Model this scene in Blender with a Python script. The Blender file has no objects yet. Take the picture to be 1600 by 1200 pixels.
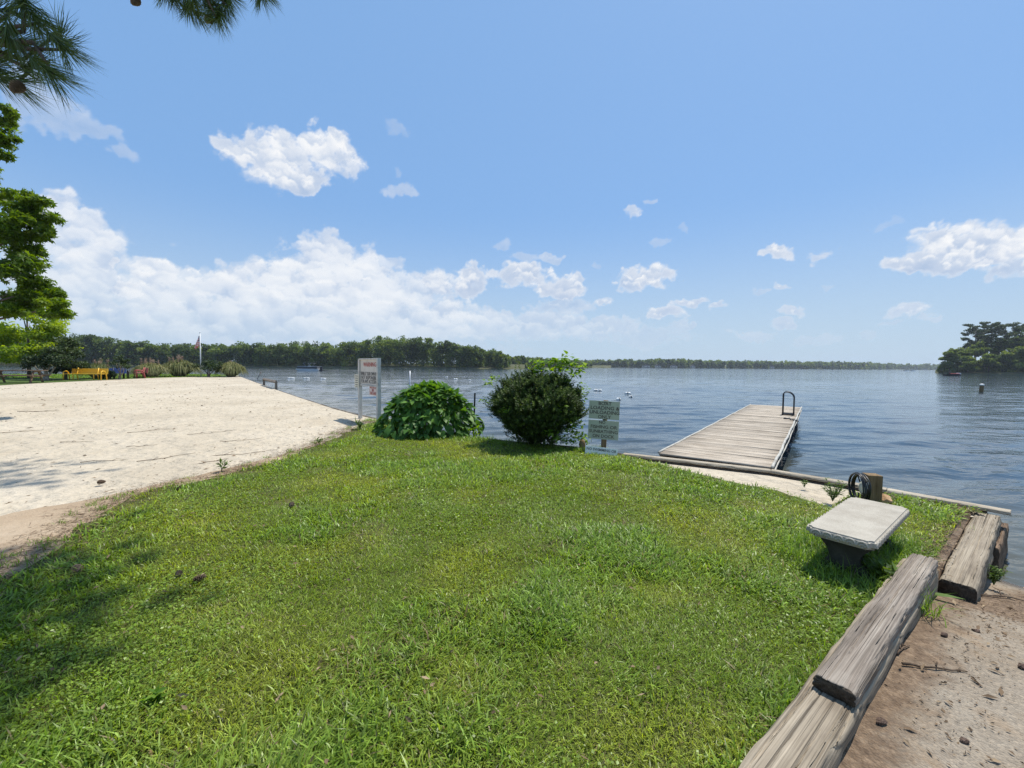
import bpy, bmesh, math, random
import numpy as np
from mathutils import Vector, Matrix, geometry

random.seed(7)
RNG = np.random.default_rng(11)
SC = bpy.context.scene
COL = SC.collection

# ------------------------------------------------------------------ camera
EYE = 1.6
FPX = 650.0                       # focal length in pixels of the 1600 px wide photograph
PITCH, ROLL = math.atan2(29.0, FPX), math.radians(0.5)
_f = np.array([0.0, math.cos(PITCH), -math.sin(PITCH)])
_u0 = np.cross([1.0, 0, 0], _f)
_r = np.array([1.0, 0, 0]) * math.cos(ROLL) + _u0 * math.sin(ROLL)
_u = _u0 * math.cos(ROLL) - np.array([1.0, 0, 0]) * math.sin(ROLL)
cam_d = bpy.data.cameras.new('camera')
cam = bpy.data.objects.new('camera', cam_d)
COL.objects.link(cam)
cam.matrix_world = Matrix(((_r[0], _u[0], -_f[0], 0), (_r[1], _u[1], -_f[1], 0), (_r[2], _u[2], -_f[2], EYE), (0, 0, 0, 1)))
cam_d.sensor_width = 36.0
cam_d.lens = 36.0 * FPX / 1600.0
cam_d.clip_start, cam_d.clip_end = 0.05, 9000.0
SC.camera = cam

# ------------------------------------------------------------------ light and exposure
SUN_AZ, SUN_EL = math.radians(48.0), math.radians(67.0)   # azimuth from +Y towards +X
SUN_DIR = Vector((math.sin(SUN_AZ) * math.cos(SUN_EL), math.cos(SUN_AZ) * math.cos(SUN_EL), math.sin(SUN_EL)))
SC.view_settings.view_transform = 'Standard'
SC.view_settings.look = 'None'
SC.cycles.denoising_prefilter = 'NONE'
SC.view_settings.exposure = 0.20
SC.view_settings.gamma = 1.0
SC.view_settings.use_curve_mapping = False
sun_d = bpy.data.lights.new('sun', 'SUN')
sun_d.energy, sun_d.angle, sun_d.color = 4.8, math.radians(0.53), (1.0, 0.95, 0.87)
sun = bpy.data.objects.new('sun', sun_d)
sun.rotation_euler = SUN_DIR.to_track_quat('Z', 'Y').to_euler()
COL.objects.link(sun)


class NT:
    """Small node tree helper."""
    def __init__(self, tree):
        self.t = tree
        tree.nodes.clear()

    def n(self, typ, ins=None, **kw):
        nd = self.t.nodes.new(typ)
        for k, v in kw.items():
            setattr(nd, k, v)
        for k, v in (ins or {}).items():
            s = nd.inputs[k]
            if isinstance(v, bpy.types.NodeSocket):
                self.t.links.new(v, s)
            elif isinstance(v, bpy.types.Node):
                self.t.links.new(v.outputs[0], s)
            else:
                s.default_value = v
        return nd

    def math(self, op, a, b=None, c=None, clamp=False):
        ins = {0: a}
        if b is not None:
            ins[1] = b
        if c is not None:
            ins[2] = c
        return self.n('ShaderNodeMath', ins, operation=op, use_clamp=clamp).outputs[0]

    def vmath(self, op, a, b=None, c=None):
        ins = {0: a}
        if b is not None:
            ins[1] = b
        if c is not None:
            ins[2] = c
        return self.n('ShaderNodeVectorMath', ins, operation=op)

    def mix(self, fac, a, b, blend='MIX'):
        nd = self.n('ShaderNodeMix', None, data_type='RGBA', blend_type=blend)
        for k, v in ((0, fac), (6, a), (7, b)):
            s = nd.inputs[k]
            if isinstance(v, bpy.types.NodeSocket):
                self.t.links.new(v, s)
            else:
                s.default_value = v if k == 0 or len(v) == 4 else (*v, 1.0)
        return nd.outputs[2]

    def ramp(self, fac, stops, interp='LINEAR'):
        nd = self.n('ShaderNodeValToRGB', {0: fac})
        cr = nd.color_ramp
        cr.interpolation = interp
        while len(cr.elements) < len(stops):
            cr.elements.new(0.5)
        for e, (p, c) in zip(cr.elements, stops):
            e.position = p
            e.color = (*c, 1.0) if len(c) == 3 else c
        return nd.outputs[0]

    def maprange(self, v, a, b, c, d, smooth=False):
        nd = self.n('ShaderNodeMapRange', {0: v, 1: a, 2: b, 3: c, 4: d}, interpolation_type='SMOOTHSTEP' if smooth else 'LINEAR')
        return nd.outputs[0]

    def noise(self, vec, scale, detail=3.0, rough=0.5, dist=0.0, out=0):
        nd = self.n('ShaderNodeTexNoise', {'Scale': scale, 'Detail': detail, 'Roughness': rough, 'Distortion': dist})
        if vec is not None:
            self.t.links.new(vec, nd.inputs['Vector'])
        return nd.outputs[out]


def ray(px, py):
    d = _f * FPX + _r * (px - 800.0) + _u * (600.0 - py)
    return d / np.linalg.norm(d)


def azel(px, py):
    d = ray(px, py)
    return math.atan2(d[0], d[1]), math.asin(d[2])


# ------------------------------------------------------------------ sky: clear summer blue with cumulus, by direction
world = bpy.data.worlds.new('World')
SC.world = world
world.use_nodes = True
W = NT(world.node_tree)
sky = W.n('ShaderNodeTexSky', None, sky_type='NISHITA', sun_disc=False, sun_elevation=SUN_EL, sun_rotation=SUN_AZ,
          altitude=150.0, air_density=1.0, dust_density=1.0, ozone_density=1.0)
tc = W.n('ShaderNodeTexCoord').outputs['Generated']
el = W.math('ARCSINE', W.n('ShaderNodeSeparateXYZ', {0: tc}).outputs[2])
skyc = W.n('ShaderNodeHueSaturation', {'Hue': 0.505, 'Saturation': 1.12, 'Value': 1.0, 'Color': sky.outputs[0]}).outputs[0]
skyc = W.mix(0.72, skyc, (1.85, 3.55, 6.3))
skyc = W.mix(W.maprange(el, -0.02, 0.36, 0.85, 0.0, True), skyc, (4.0, 5.0, 5.9))
bg = W.n('ShaderNodeBackground', {'Color': skyc, 'Strength': 0.119})
W.n('ShaderNodeOutputWorld', {'Surface': bg.outputs[0]})

# (photo x, y, half width, half height, density)
CLOUDS = [
    (430, 246, 78, 36, 1.0), (508, 240, 50, 36, 1.0), (445, 274, 62, 26, .95), (385, 236, 46, 20, .9), (530, 262, 32, 22, .8), (432, 222, 26, 22, .9), (524, 222, 26, 18, .9),
    (70, 175, 90, 38, .55), (140, 198, 52, 20, .5), (198, 243, 36, 15, .48), (40, 140, 90, 40, .5),
    (120, 372, 78, 52, .92), (92, 330, 52, 36, .95), (150, 420, 70, 46, .9), (90, 450, 90, 56, .9), (188, 412, 16, 16, .9), (212, 445, 36, 20, 1.0),
    (252, 452, 60, 44, 1.0), (300, 462, 62, 44, 1.0), (362, 462, 62, 46, 1.0), (430, 462, 60, 52, 1.0), (505, 400, 42, 42, 1.0), (540, 440, 64, 50, 1.0),
    (500, 470, 120, 70, 1.0), (590, 450, 60, 42, .95), (650, 462, 50, 36, .9), (610, 412, 26, 13, .6), (682, 442, 36, 22, .85), (735, 440, 26, 26, .9), (744, 428, 13, 15, .85),
    (200, 500, 180, 46, .95), (420, 515, 230, 50, 1.0), (640, 510, 150, 42, 1.0), (760, 508, 60, 28, .9), (850, 510, 90, 26, .72), (930, 515, 70, 22, .66), (1010, 525, 70, 16, .55),
    (818, 428, 48, 18, .95), (872, 449, 44, 20, .95), (898, 440, 14, 16, .8), (862, 404, 20, 7, .6), (822, 404, 26, 9, .5), (785, 386, 14, 10, .45), (880, 478, 60, 12, .6),
    (1012, 434, 46, 16, .95), (1035, 428, 28, 15, .95), (980, 442, 24, 11, .8), (944, 470, 14, 8, .8), (1080, 472, 34, 8, .85), (1040, 491, 36, 11, .9), (1122, 481, 18, 6, .75), (1072, 507, 12, 5, .6),
    (965, 512, 40, 14, .7), (1216, 393, 24, 11, .9), (1284, 397, 24, 10, .75), (1216, 443, 16, 7, .75), (1180, 452, 10, 4, .4), (1242, 490, 26, 8, .8), (1230, 508, 26, 8, .75), (1178, 524, 34, 8, .62),
    (1272, 531, 44, 10, .5), (1350, 525, 24, 8, .45), (1472, 374, 56, 32, 1.0), (1530, 388, 90, 30, 1.0), (1440, 412, 62, 16, .9), (1590, 384, 70, 30, 1.0), (1585, 420, 62, 14, .8), (1500, 405, 90, 20, .9),
    (1422, 487, 34, 11, .85), (1398, 506, 26, 5, .5), (1456, 495, 18, 5, .6), (1385, 354, 34, 6, .3), (992, 331, 17, 9, .72), (1012, 310, 7, 4, .5), (628, 299, 26, 12, .55), (622, 270, 8, 14, .35), (622, 200, 24, 10, .34),
    (1032, 378, 14, 6, .4), (1062, 360, 10, 5, .32), (936, 415, 8, 4, .35), (1290, 446, 16, 4, .35), (560, 535, 300, 18, .7), (150, 535, 200, 18, .7),
    (1800, 420, 90, 30, .9), (2100, 300, 220, 50, .8), (-250, 300, 200, 90, .9), (-300, 480, 260, 60, .9), (-900, 500, 400, 60, .9),
]




# ------------------------------------------------------------------ numeric noise
def _hash(ix, iy, seed):
    h = (ix.astype(np.int64) * 374761393 + iy.astype(np.int64) * 668265263 + seed * 1274126177) & 0xFFFFFFFF
    h = ((h ^ (h >> 13)) * 1103515245) & 0xFFFFFFFF
    h = ((h ^ (h >> 16)) * 2246822519) & 0xFFFFFFFF
    return ((h ^ (h >> 15)) & 0xFFFF) / 65535.0


def gnoise(x, y, seed=0):
    """Gradient noise in about -1..1."""
    ix, iy = np.floor(x), np.floor(y)
    fx, fy = x - ix, y - iy
    ux, uy = fx * fx * fx * (fx * (fx * 6 - 15) + 10), fy * fy * fy * (fy * (fy * 6 - 15) + 10)
    def g(dx, dy):
        a = _hash(ix + dx, iy + dy, seed) * 2 * np.pi
        return np.cos(a) * (fx - dx) + np.sin(a) * (fy - dy)
    a, b, c, d = g(0, 0), g(1, 0), g(0, 1), g(1, 1)
    return 1.5 * ((a + (b - a) * ux) * (1 - uy) + (c + (d - c) * ux) * uy)


def fbm(x, y, octaves=5, seed=0, gain=0.5, billow=False):
    t, amp, fr = 0.0, 1.0, 1.0
    for o in range(octaves):
        n = gnoise(x * fr + 17.3 * o, y * fr - 9.1 * o, seed + o)
        t = t + amp * ((np.abs(n) * 2 - 0.6) if billow else n)
        amp *= gain
        fr *= 2.03
    return t


def sstep(a, b, x):
    t = np.clip((x - a) / (b - a), 0, 1)
    return t * t * (3 - 2 * t)


# ------------------------------------------------------------------ mesh helpers
def np_mesh(name, verts, quads=None, tris=None, attrs=None, smooth=False):
    """Mesh from numpy arrays. attrs: {name: (n,) or (n,3) or (n,4)} on points."""
    me = bpy.data.meshes.new(name)
    verts = np.ascontiguousarray(verts, dtype=np.float32)
    nq = 0 if quads is None else len(quads)
    nt = 0 if tris is None else len(tris)
    me.vertices.add(len(verts))
    me.vertices.foreach_set('co', verts.ravel())
    loops, starts = [], []
    if nq:
        loops.append(np.asarray(quads, dtype=np.int32).ravel())
        starts.append(np.arange(nq, dtype=np.int32) * 4)
    if nt:
        loops.append(np.asarray(tris, dtype=np.int32).ravel())
        starts.append(nq * 4 + np.arange(nt, dtype=np.int32) * 3)
    loops, starts = np.concatenate(loops), np.concatenate(starts)
    me.loops.add(len(loops))
    me.loops.foreach_set('vertex_index', loops)
    me.polygons.add(nq + nt)
    me.polygons.foreach_set('loop_start', starts)
    if smooth:
        me.polygons.foreach_set('use_smooth', np.ones(nq + nt, dtype=bool))
    me.update(calc_edges=True)
    for k, v in (attrs or {}).items():
        v = np.asarray(v, dtype=np.float32)
        if v.ndim == 1:
            a = me.attributes.new(k, 'FLOAT', 'POINT')
            a.data.foreach_set('value', v)
        else:
            if v.shape[1] == 3:
                v = np.concatenate([v, np.ones((len(v), 1), np.float32)], 1)
            a = me.attributes.new(k, 'FLOAT_COLOR', 'POINT')
            a.data.foreach_set('color', v.ravel())
    return me


def put(name, me, mat=None, parent=None, loc=None, rot=None):
    o = bpy.data.objects.new(name, me)
    COL.objects.link(o)
    if mat is not None and me is not None:
        for m in (mat if isinstance(mat, (list, tuple)) else [mat]):
            me.materials.append(m)
    if parent is not None:
        o.parent = parent
    if loc is not None:
        o.location = loc
    if rot is not None:
        o.rotation_euler = rot
    return o


def tag(o, label=None, cat=None, group=None, kind=None):
    for k, v in (('label', label), ('category', cat), ('group', group), ('kind', kind)):
        if v:
            o[k] = v
    return o


def thing(name, label, cat, loc=(0, 0, 0), rz=0.0, group=None, rot=None):
    o = bpy.data.objects.new(name, None)
    o.empty_display_size = 0.1
    COL.objects.link(o)
    o.location = loc
    o.rotation_euler = rot if rot is not None else (0, 0, rz)
    return tag(o, label, cat, group)


def material(name):
    m = bpy.data.materials.new(name)
    m.use_nodes = True
    return m, NT(m.node_tree)


# ------------------------------------------------------------------ clouds: a far layer of cumulus on the sky dome
def build_clouds():
    st = math.radians(0.1)
    A = np.arange(math.radians(-66), math.radians(66), st)
    E = np.arange(math.radians(-0.4), math.radians(50), st)
    a, e = np.meshgrid(A, E, indexing='ij')
    wx = a + 0.016 * fbm(a * 14, e * 14, 4, 3) + 0.004 * fbm(a * 60, e * 60, 3, 5)
    wy = e + 0.012 * fbm(a * 14, e * 14, 4, 9) + 0.004 * fbm(a * 60, e * 60, 3, 15)
    best = np.full(a.shape, -2.0)
    dens = np.ones(a.shape)
    for (px, py, rx, ry, w) in CLOUDS:
        ca, ce = azel(px, py)
        t = (px - 800) / FPX
        ra = rx * 1.10 / (FPX * (1 + t * t))
        re = ry * 1.15 / (FPX * math.sqrt(1 + t * t)) * max(math.cos(ce) ** 2, .3)
        q = np.sqrt(((wx - ca) / ra) ** 2 + ((wy - ce) / re) ** 2)
        v = 1 - q
        dens = np.where(v > best, w * (0.84 if rx * ry > 1400 and px < 800 and py > 300 else 1.06), dens)
        best = np.maximum(best, v)
    s = 17.0
    bil4 = fbm(wx * s, wy * s * 1.2, 3, 31, 0.5, True)
    bil = bil4 + 0.125 * fbm(wx * s * 8.37, wy * s * 10.0, 4, 61, 0.55, True)
    fine = fbm(a * 30, e * 34, 7, 51, 0.58)
    base = np.minimum(best, 0.60)
    th = base + 0.24 * bil + 0.22 * fine
    soft = base + 0.24 * bil4 + 0.03 * fbm(wx * 50, wy * 60, 3, 71, 0.5, True) + 0.05 * fbm(a * 30, e * 34, 3, 51, 0.5)
    th = np.where(best < -0.5, -1, th)
    alpha = sstep(0.0, 0.36 + 0.3 * np.clip(1 - dens, 0, 1), th) * np.clip(dens * 1.15 - 0.1, 0, 1)
    body = np.clip(soft, 0, 1.2)
    # optical depth towards the sun, which stands high and to the right
    acc = np.zeros_like(th)
    for k in range(1, 14):
        da, de = int(k * 0.8), int(k * 2.4)
        acc += np.roll(np.roll(body, -da, 0), -de, 1)
    lit = np.exp(-acc * 0.13)
    lit = np.clip(0.0 + 0.30 * lit + 0.16 * fine, 0, 1)
    thin = sstep(0.5, 0.05, th)
    lit = lit * (1 - 0.6 * thin) + 0.6 * thin
    # cauliflower heads: overlapping puffs, the far and high ones behind the near and low ones
    rg = np.random.default_rng(5)
    puffs = []
    for (px, py, rx, ry, w) in CLOUDS:
        if w < 0.6:
            continue
        m = min(rx, ry * 1.3)
        for k in range(int(np.clip(5 + rx * ry / 110.0, 5, 60))):
            r0 = np.sqrt(rg.random()) * 0.95
            an = rg.random() * 2 * np.pi
            x, y = px + rx * r0 * math.cos(an), py + ry * r0 * math.sin(an) * 0.9
            puffs.append((x, y, float(np.clip(m * rg.uniform(0.14, 0.42), 3, 20)), w * rg.uniform(0.15, 1.0)))
    puffs.sort(key=lambda p: p[1])
    px_w = a + 0.006 * fbm(a * 45, e * 45, 5, 81, 0.6)
    py_w = e + 0.006 * fbm(a * 45, e * 45, 5, 91, 0.6)
    for (x, y, r, w) in puffs:
        ca, ce = azel(x, y)
        t = (x - 800) / FPX
        ra = 1.5 * r / (FPX * (1 + t * t))
        re = 1.1 * r / (FPX * math.sqrt(1 + t * t)) * max(math.cos(ce) ** 2, .3)
        i0, i1 = int((ca - 1.7 * ra - A[0]) / st), int((ca + 1.7 * ra - A[0]) / st) + 2
        j0, j1 = int((ce - 1.7 * re - E[0]) / st), int((ce + 1.7 * re - E[0]) / st) + 2
        i0, j0 = max(i0, 0), max(j0, 0)
        if i0 >= i1 or j0 >= j1 or i1 < 0 or i0 >= len(A):
            continue
        sl = (slice(i0, i1), slice(j0, j1))
        u, v = (px_w[sl] - ca) / ra, (py_w[sl] - ce) / re
        d = np.sqrt(u * u + v * v)
        pa = sstep(1.03, 0.66, d) * sstep(-0.75, 0.45, v) * w
        up = np.clip(0.50 + 0.62 * v + 0.20 * u, 0.0, 1.0)
        lit[sl] = lit[sl] * (1 - pa) + up * pa
        alpha[sl] = np.maximum(alpha[sl], pa * sstep(-0.25, 0.12, th[sl]) * 0.95)
    hz = sstep(0.17, 0.0, e)
    c0, c1 = np.array([0.42, 0.535, 0.73]) * 0.9, np.array([0.97, 0.968, 0.965]) * 0.90
    col = c0 + (c1 - c0) * lit[..., None]
    col = col + (np.array([0.53, 0.63, 0.76]) - col) * (0.55 * hz)[..., None]
    alpha = alpha * (1 - 0.45 * hz) * 0.97
    rad = 5200.0
    v = np.stack([np.sin(a) * np.cos(e), np.cos(a) * np.cos(e), np.sin(e)], -1) * rad
    idx = np.arange(a.size).reshape(a.shape)
    q = np.stack([idx[:-1, :-1], idx[1:, :-1], idx[1:, 1:], idx[:-1, 1:]], -1).reshape(-1, 4)
    af = alpha.ravel()
    q = q[af[q].max(1) > 0.004]
    used = np.unique(q)
    remap = np.zeros(a.size, np.int64)
    remap[used] = np.arange(len(used))
    rgba = np.concatenate([col.reshape(-1, 3), af[:, None]], 1)[used]
    me = np_mesh('clouds', v.reshape(-1, 3)[used], quads=remap[q], attrs={'Col': rgba})
    m, t = material('cloud')
    at = t.n('ShaderNodeAttribute', None, attribute_name='Col')
    em = t.n('ShaderNodeEmission', {'Color': at.outputs['Color'], 'Strength': 1.0})
    tr = t.n('ShaderNodeBsdfTransparent')
    mx = t.n('ShaderNodeMixShader', {0: at.outputs['Alpha'], 1: tr, 2: em})
    t.n('ShaderNodeOutputMaterial', {'Surface': mx.outputs[0]})
    m.cycles.emission_sampling = 'NONE'
    o = put('clouds', me, m)
    o['kind'] = 'stuff'
    o['label'] = 'white summer cumulus banked low on the left and scattered over the lake'
    return o


build_clouds()

# ------------------------------------------------------------------ lie of the land
LAKE = -0.5


def zg(x, y):
    """Ground height: level lawn, the sand rising gently away to the left, a slight roughness."""
    x, y = np.asarray(x, float), np.asarray(y, float)
    d = np.hypot(x, y)
    rise = 0.0085 * np.clip(d - 9.0, 0, 60) * sstep(-2.0, -12.0, x)
    return rise + 0.012 * gnoise(x * 0.9, y * 0.9, 4) + 0.006 * gnoise(x * 3.1, y * 3.1, 8)


def rise_only(x, y):
    return 0.0085 * max(math.hypot(x, y) - 9.0, 0) * float(sstep(-2.0, -12.0, x))


def at(px, py, z=0.0):
    d = ray(px, py)
    t = (z - EYE) / d[2]
    return Vector((d[0] * t, d[1] * t, z))


def gp(px, py, dz=0.0):
    """Where the photo's pixel meets the ground."""
    z = 0.0
    for _ in range(12):
        p = at(px, py, z + dz)
        z = rise_only(p.x, p.y)
    return Vector((p.x, p.y, z + dz))


def height_at(p, py):
    """Height z at which something standing at p reaches the photo's row py (rows counted at p's column)."""
    lo, hi = -5.0, 80.0
    for _ in range(50):
        m = (lo + hi) / 2
        v = np.array([p[0], p[1], m - EYE])
        if 600 - FPX * (v @ _u) / (v @ _f) > py:
            lo = m
        else:
            hi = m
    return lo


def ramp_z(x, y):
    s = np.asarray(x) * 0.82 + np.asarray(y) * 0.57
    return 0.01 - 0.15 * np.clip(s - 3.6, 0, 0.8) - 0.2 * np.clip(s - 4.4, 0, 30) + 0.012 * gnoise(np.asarray(x) * 2.2, np.asarray(y) * 2.2, 14)


SHORE_PX = [(372, 587), (400, 597), (430, 608), (470, 621), (520, 636.5), (560, 647), (600, 656), (660, 669), (735, 684), (820, 692), (905, 699.5), (985, 712), (1205, 737), (1385, 767), (1545, 796)]
SHORE = [gp(*p) for p in SHORE_PX]
SPIT = [gp(372, 586.0), gp(345, 584.5), gp(300, 584), (gp(200, 583.5)), gp(100, 584), gp(0, 585), gp(-250, 588)]


def smooth_poly(pts, n):
    """Resample a polyline at n even steps."""
    P = np.array([[p[0], p[1]] for p in pts], float)
    L = np.concatenate([[0], np.cumsum(np.hypot(*np.diff(P, axis=0).T))])
    t = np.linspace(0, L[-1], n)
    return np.stack([np.interp(t, L, P[:, 0]), np.interp(t, L, P[:, 1])], 1)


def inside(poly, x, y):
    P = np.asarray(poly, float)
    r = np.zeros(np.shape(x), bool)
    j = len(P) - 1
    for i in range(len(P)):
        xi, yi, xj, yj = P[i, 0], P[i, 1], P[j, 0], P[j, 1]
        if yi != yj:
            r ^= ((yi > y) != (yj > y)) & (x < (xj - xi) * (y - yi) / (yj - yi) + xi)
        j = i
    return r


def poly_dist(poly, x, y, closed=True):
    P = np.asarray(poly, float)
    d = np.full(np.shape(x), 1e9)
    n = len(P)
    for i in range(n if closed else n - 1):
        a, b = P[i], P[(i + 1) % n]
        ab = b - a
        t = np.clip(((x - a[0]) * ab[0] + (y - a[1]) * ab[1]) / max(ab @ ab, 1e-9), 0, 1)
        d = np.minimum(d, np.hypot(x - a[0] - t * ab[0], y - a[1] - t * ab[1]))
    return d


def sheet(name, poly, zfun, dz=0.0, near=0.25, edge=None):
    """A ground sheet filling poly, with interior points whose spacing grows with distance from the viewer."""
    P = np.asarray([[p[0], p[1]] for p in poly], float)
    if edge:
        out = []
        for i in range(len(P)):
            a, b = P[i], P[(i + 1) % len(P)]
            m = a + (b - a) / 2
            k = max(int(np.hypot(*(b - a)) / max(edge, 0.012 * np.hypot(*m))), 1)
            for t in range(k):
                out.append(a + (b - a) * t / k)
        P = np.array(out)
    x0, y0 = P.min(0)
    x1, y1 = P.max(0)
    pts = []
    r = 0.3
    cx, cy = 0.0, 0.0
    rr = []
    while r < 140:
        rr.append(r)
        r += max(near, 0.07 * r)
    for k, r in enumerate(rr):
        nseg = int(2 * math.pi * r / max(near, 0.07 * r))
        a = (np.arange(nseg) + 0.5 * (k % 2)) / nseg * 2 * math.pi
        pts.append(np.stack([cx + r * np.cos(a), cy + r * np.sin(a)], 1))
    pts = np.concatenate(pts)
    ok = inside(P, pts[:, 0], pts[:, 1]) & (poly_dist(P, pts[:, 0], pts[:, 1]) > 0.35 * np.maximum(near, 0.07 * np.hypot(pts[:, 0], pts[:, 1])) * 0.9)
    pts = pts[ok]
    allp = np.concatenate([P, pts])
    n = len(P)
    res = geometry.delaunay_2d_cdt([Vector(p) for p in allp], [(i, (i + 1) % n) for i in range(n)], [], 1, 1e-5)
    V = np.array([[v.x, v.y] for v in res[0]])
    F = np.array([f for f in res[2] if len(f) == 3], dtype=np.int32)
    z = zfun(V[:, 0], V[:, 1]) + dz
    return np_mesh(name, np.column_stack([V, z]), tris=F, smooth=True)


# ------------------------------------------------------------------ ground materials
def speckled(name, stops, scale, bump_d=0.01, fine=90.0, rough=0.95, patch=None, dimple=0.0):
    m, t = material(name)
    co = t.n('ShaderNodeTexCoord').outputs['Object']
    a = t.noise(co, scale, 6.0, 0.62)
    col = t.ramp(a, stops)
    f = t.noise(co, fine, 4.0, 0.7)
    col = t.mix(t.maprange(f, 0.3, 0.7, 0.0, 0.55), col, (0.5, 0.5, 0.5), 'OVERLAY')
    g = t.maprange(f, 0.35, 0.65, 0.86, 1.1)
    col = t.mix(1.0, col, t.n('ShaderNodeCombineColor', {0: g, 1: g, 2: g}).outputs[0], 'MULTIPLY')
    if patch:
        pc, ps, lo, hi = patch
        pn = t.noise(co, ps, 5.0, 0.6, 0.3)
        col = t.mix(t.maprange(pn, lo, hi, 0.0, 1.0, True), col, pc)
    b = t.n('ShaderNodeBump', {'Strength': 0.6, 'Distance': bump_d, 'Height': t.math('ADD', f, t.math('MULTIPLY', t.noise(co, fine * 0.22, 5.0, 0.6), 2.0))})
    if dimple:
        vo = t.n('ShaderNodeTexVoronoi', {'Vector': co, 'Scale': 3.1, 'Smoothness': 0.6}, feature='SMOOTH_F1')
        vs = t.n('ShaderNodeTexVoronoi', {'Vector': co, 'Scale': 7.3, 'Smoothness': 0.5}, feature='SMOOTH_F1')
        hh = t.math('ADD', t.math('MULTIPLY', vo.outputs['Distance'], 1.0), t.math('MULTIPLY', vs.outputs['Distance'], 0.45))
        b = t.n('ShaderNodeBump', {'Strength': 0.8, 'Distance': dimple, 'Height': hh, 'Normal': b.outputs[0]})
    p = t.n('ShaderNodeBsdfPrincipled', {'Base Color': col, 'Roughness': rough, 'Specular IOR Level': 0.15, 'Normal': b.outputs[0]})
    t.n('ShaderNodeOutputMaterial', {'Surface': p.outputs[0]})
    return m


M_SAND = speckled('pale_beach_sand', [(0.25, (0.39, 0.33, 0.245)), (0.5, (0.50, 0.43, 0.325)), (0.75, (0.56, 0.49, 0.385))], 0.35, 0.05, 18.0, patch=((0.40, 0.33, 0.235), 0.22, 0.54, 0.74), dimple=0.085)
M_DIRT = speckled('tan_path_dirt', [(0.3, (0.29, 0.205, 0.13)), (0.6, (0.41, 0.315, 0.215)), (0.8, (0.48, 0.385, 0.28))], 0.9, 0.012, 60.0)
M_SOIL = speckled('lawn_soil', [(0.3, (0.045, 0.052, 0.014)), (0.55, (0.085, 0.095, 0.027)), (0.8, (0.16, 0.135, 0.065))], 2.6, 0.02, 70.0, patch=((0.17, 0.125, 0.075), 0.9, 0.66, 0.8))
M_FARLAWN = speckled('far_grass_ground', [(0.3, (0.05, 0.085, 0.018)), (0.7, (0.09, 0.13, 0.03))], 1.6, 0.03, 30.0)
M_SHOREDIRT = speckled('leafy_shore_dirt', [(0.3, (0.10, 0.066, 0.042)), (0.5, (0.19, 0.13, 0.085)), (0.72, (0.36, 0.27, 0.185))], 5.0, 0.025, 55.0)


def ramp_material():
    m, t = material('old_ramp_concrete')
    co = t.n('ShaderNodeTexCoord').outputs['Object']
    a = t.noise(co, 1.3, 6.0, 0.62, 0.4)
    col = t.ramp(a, [(0.3, (0.22, 0.175, 0.125)), (0.48, (0.275, 0.23, 0.175)), (0.6, (0.30, 0.26, 0.205)), (0.78, (0.34, 0.265, 0.18))])
    peb = t.n('ShaderNodeTexVoronoi', {'Vector': co, 'Scale': 85.0, 'Randomness': 1.0})
    tone = t.ramp(t.n('ShaderNodeSeparateColor', {0: peb.outputs['Color']}).outputs[0], [(0.0, (0.62, 0.60, 0.58)), (0.5, (1.0, 0.98, 0.95)), (0.86, (1.12, 1.08, 1.02)), (1.0, (1.45, 1.38, 1.28))])
    col = t.mix(0.6, col, tone, 'MULTIPLY')
    dirt = t.maprange(t.noise(co, 2.1, 6.0, 0.65, 0.6), 0.52, 0.68, 0.0, 0.75, True)
    col = t.mix(dirt, col, (0.27, 0.185, 0.11))
    fine = t.noise(co, 170.0, 3.0, 0.7)
    col = t.mix(t.maprange(fine, 0.5, 0.75, 0.0, 0.5), col, (0.13, 0.10, 0.07))
    h = t.math('ADD', t.math('MULTIPLY', peb.outputs['Distance'], -0.7), t.noise(co, 24.0, 6.0, 0.7))
    b = t.n('ShaderNodeBump', {'Strength': 0.8, 'Distance': 0.012, 'Height': h})
    td = t.n('ShaderNodeAttribute', None, attribute_name='timber_dist').outputs['Fac']
    tn = t.math('MULTIPLY', t.math('SUBTRACT', t.noise(co, 4.5, 7.0, 0.68), 0.5), 0.62)
    mul = t.maprange(t.math('ADD', td, tn), 0.36, 0.16, 0.0, 0.92, True)
    mcol = t.ramp(t.noise(co, 22.0, 6.0, 0.72), [(0.3, (0.075, 0.048, 0.030)), (0.5, (0.155, 0.105, 0.066)), (0.72, (0.30, 0.215, 0.14))])
    col = t.mix(mul, col, mcol)
    wet = t.maprange(t.n('ShaderNodeSeparateXYZ', {0: t.n('ShaderNodeNewGeometry').outputs['Position']}).outputs[2], LAKE, LAKE + 0.09, 1.0, 0.0, True)
    col = t.mix(wet, col, (0.07, 0.055, 0.04))
    p = t.n('ShaderNodeBsdfPrincipled', {'Base Color': col, 'Roughness': t.maprange(wet, 0, 1, 0.92, 0.25), 'Specular IOR Level': 0.25, 'Normal': b.outputs[0]})
    t.n('ShaderNodeOutputMaterial', {'Surface': p.outputs[0]})
    return m


M_RAMP = ramp_material()

# ------------------------------------------------------------------ the ground in sheets
CL0, CL1 = at(1466, 901, -.03), at(1522, 797, -.03)           # the left side of the corner timber
T0, T1 = Vector((-0.60, 0.42)), Vector((3.12, 3.10))      # the left side of the landscape timbers
CORNER = SHORE[-1]
SH2 = [(p.x, p.y) for p in SHORE]
land_poly = SH2 + [(5.0, 4.5), (3.3, 3.25), (3.05, 3.06), (-0.62, 0.44), (-2.5, -2.0), (-7, -5), (-30, -14), (-75, -6), (-80, 24)] + [(p.x, p.y) for p in reversed(SPIT)]
ground = put('ground', sheet('ground', land_poly, lambda x, y: zg(x, y) - 0.16, near=0.5), M_DIRT)
tag(ground, 'bare earth under the lawn and the beach', kind='structure')

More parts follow.
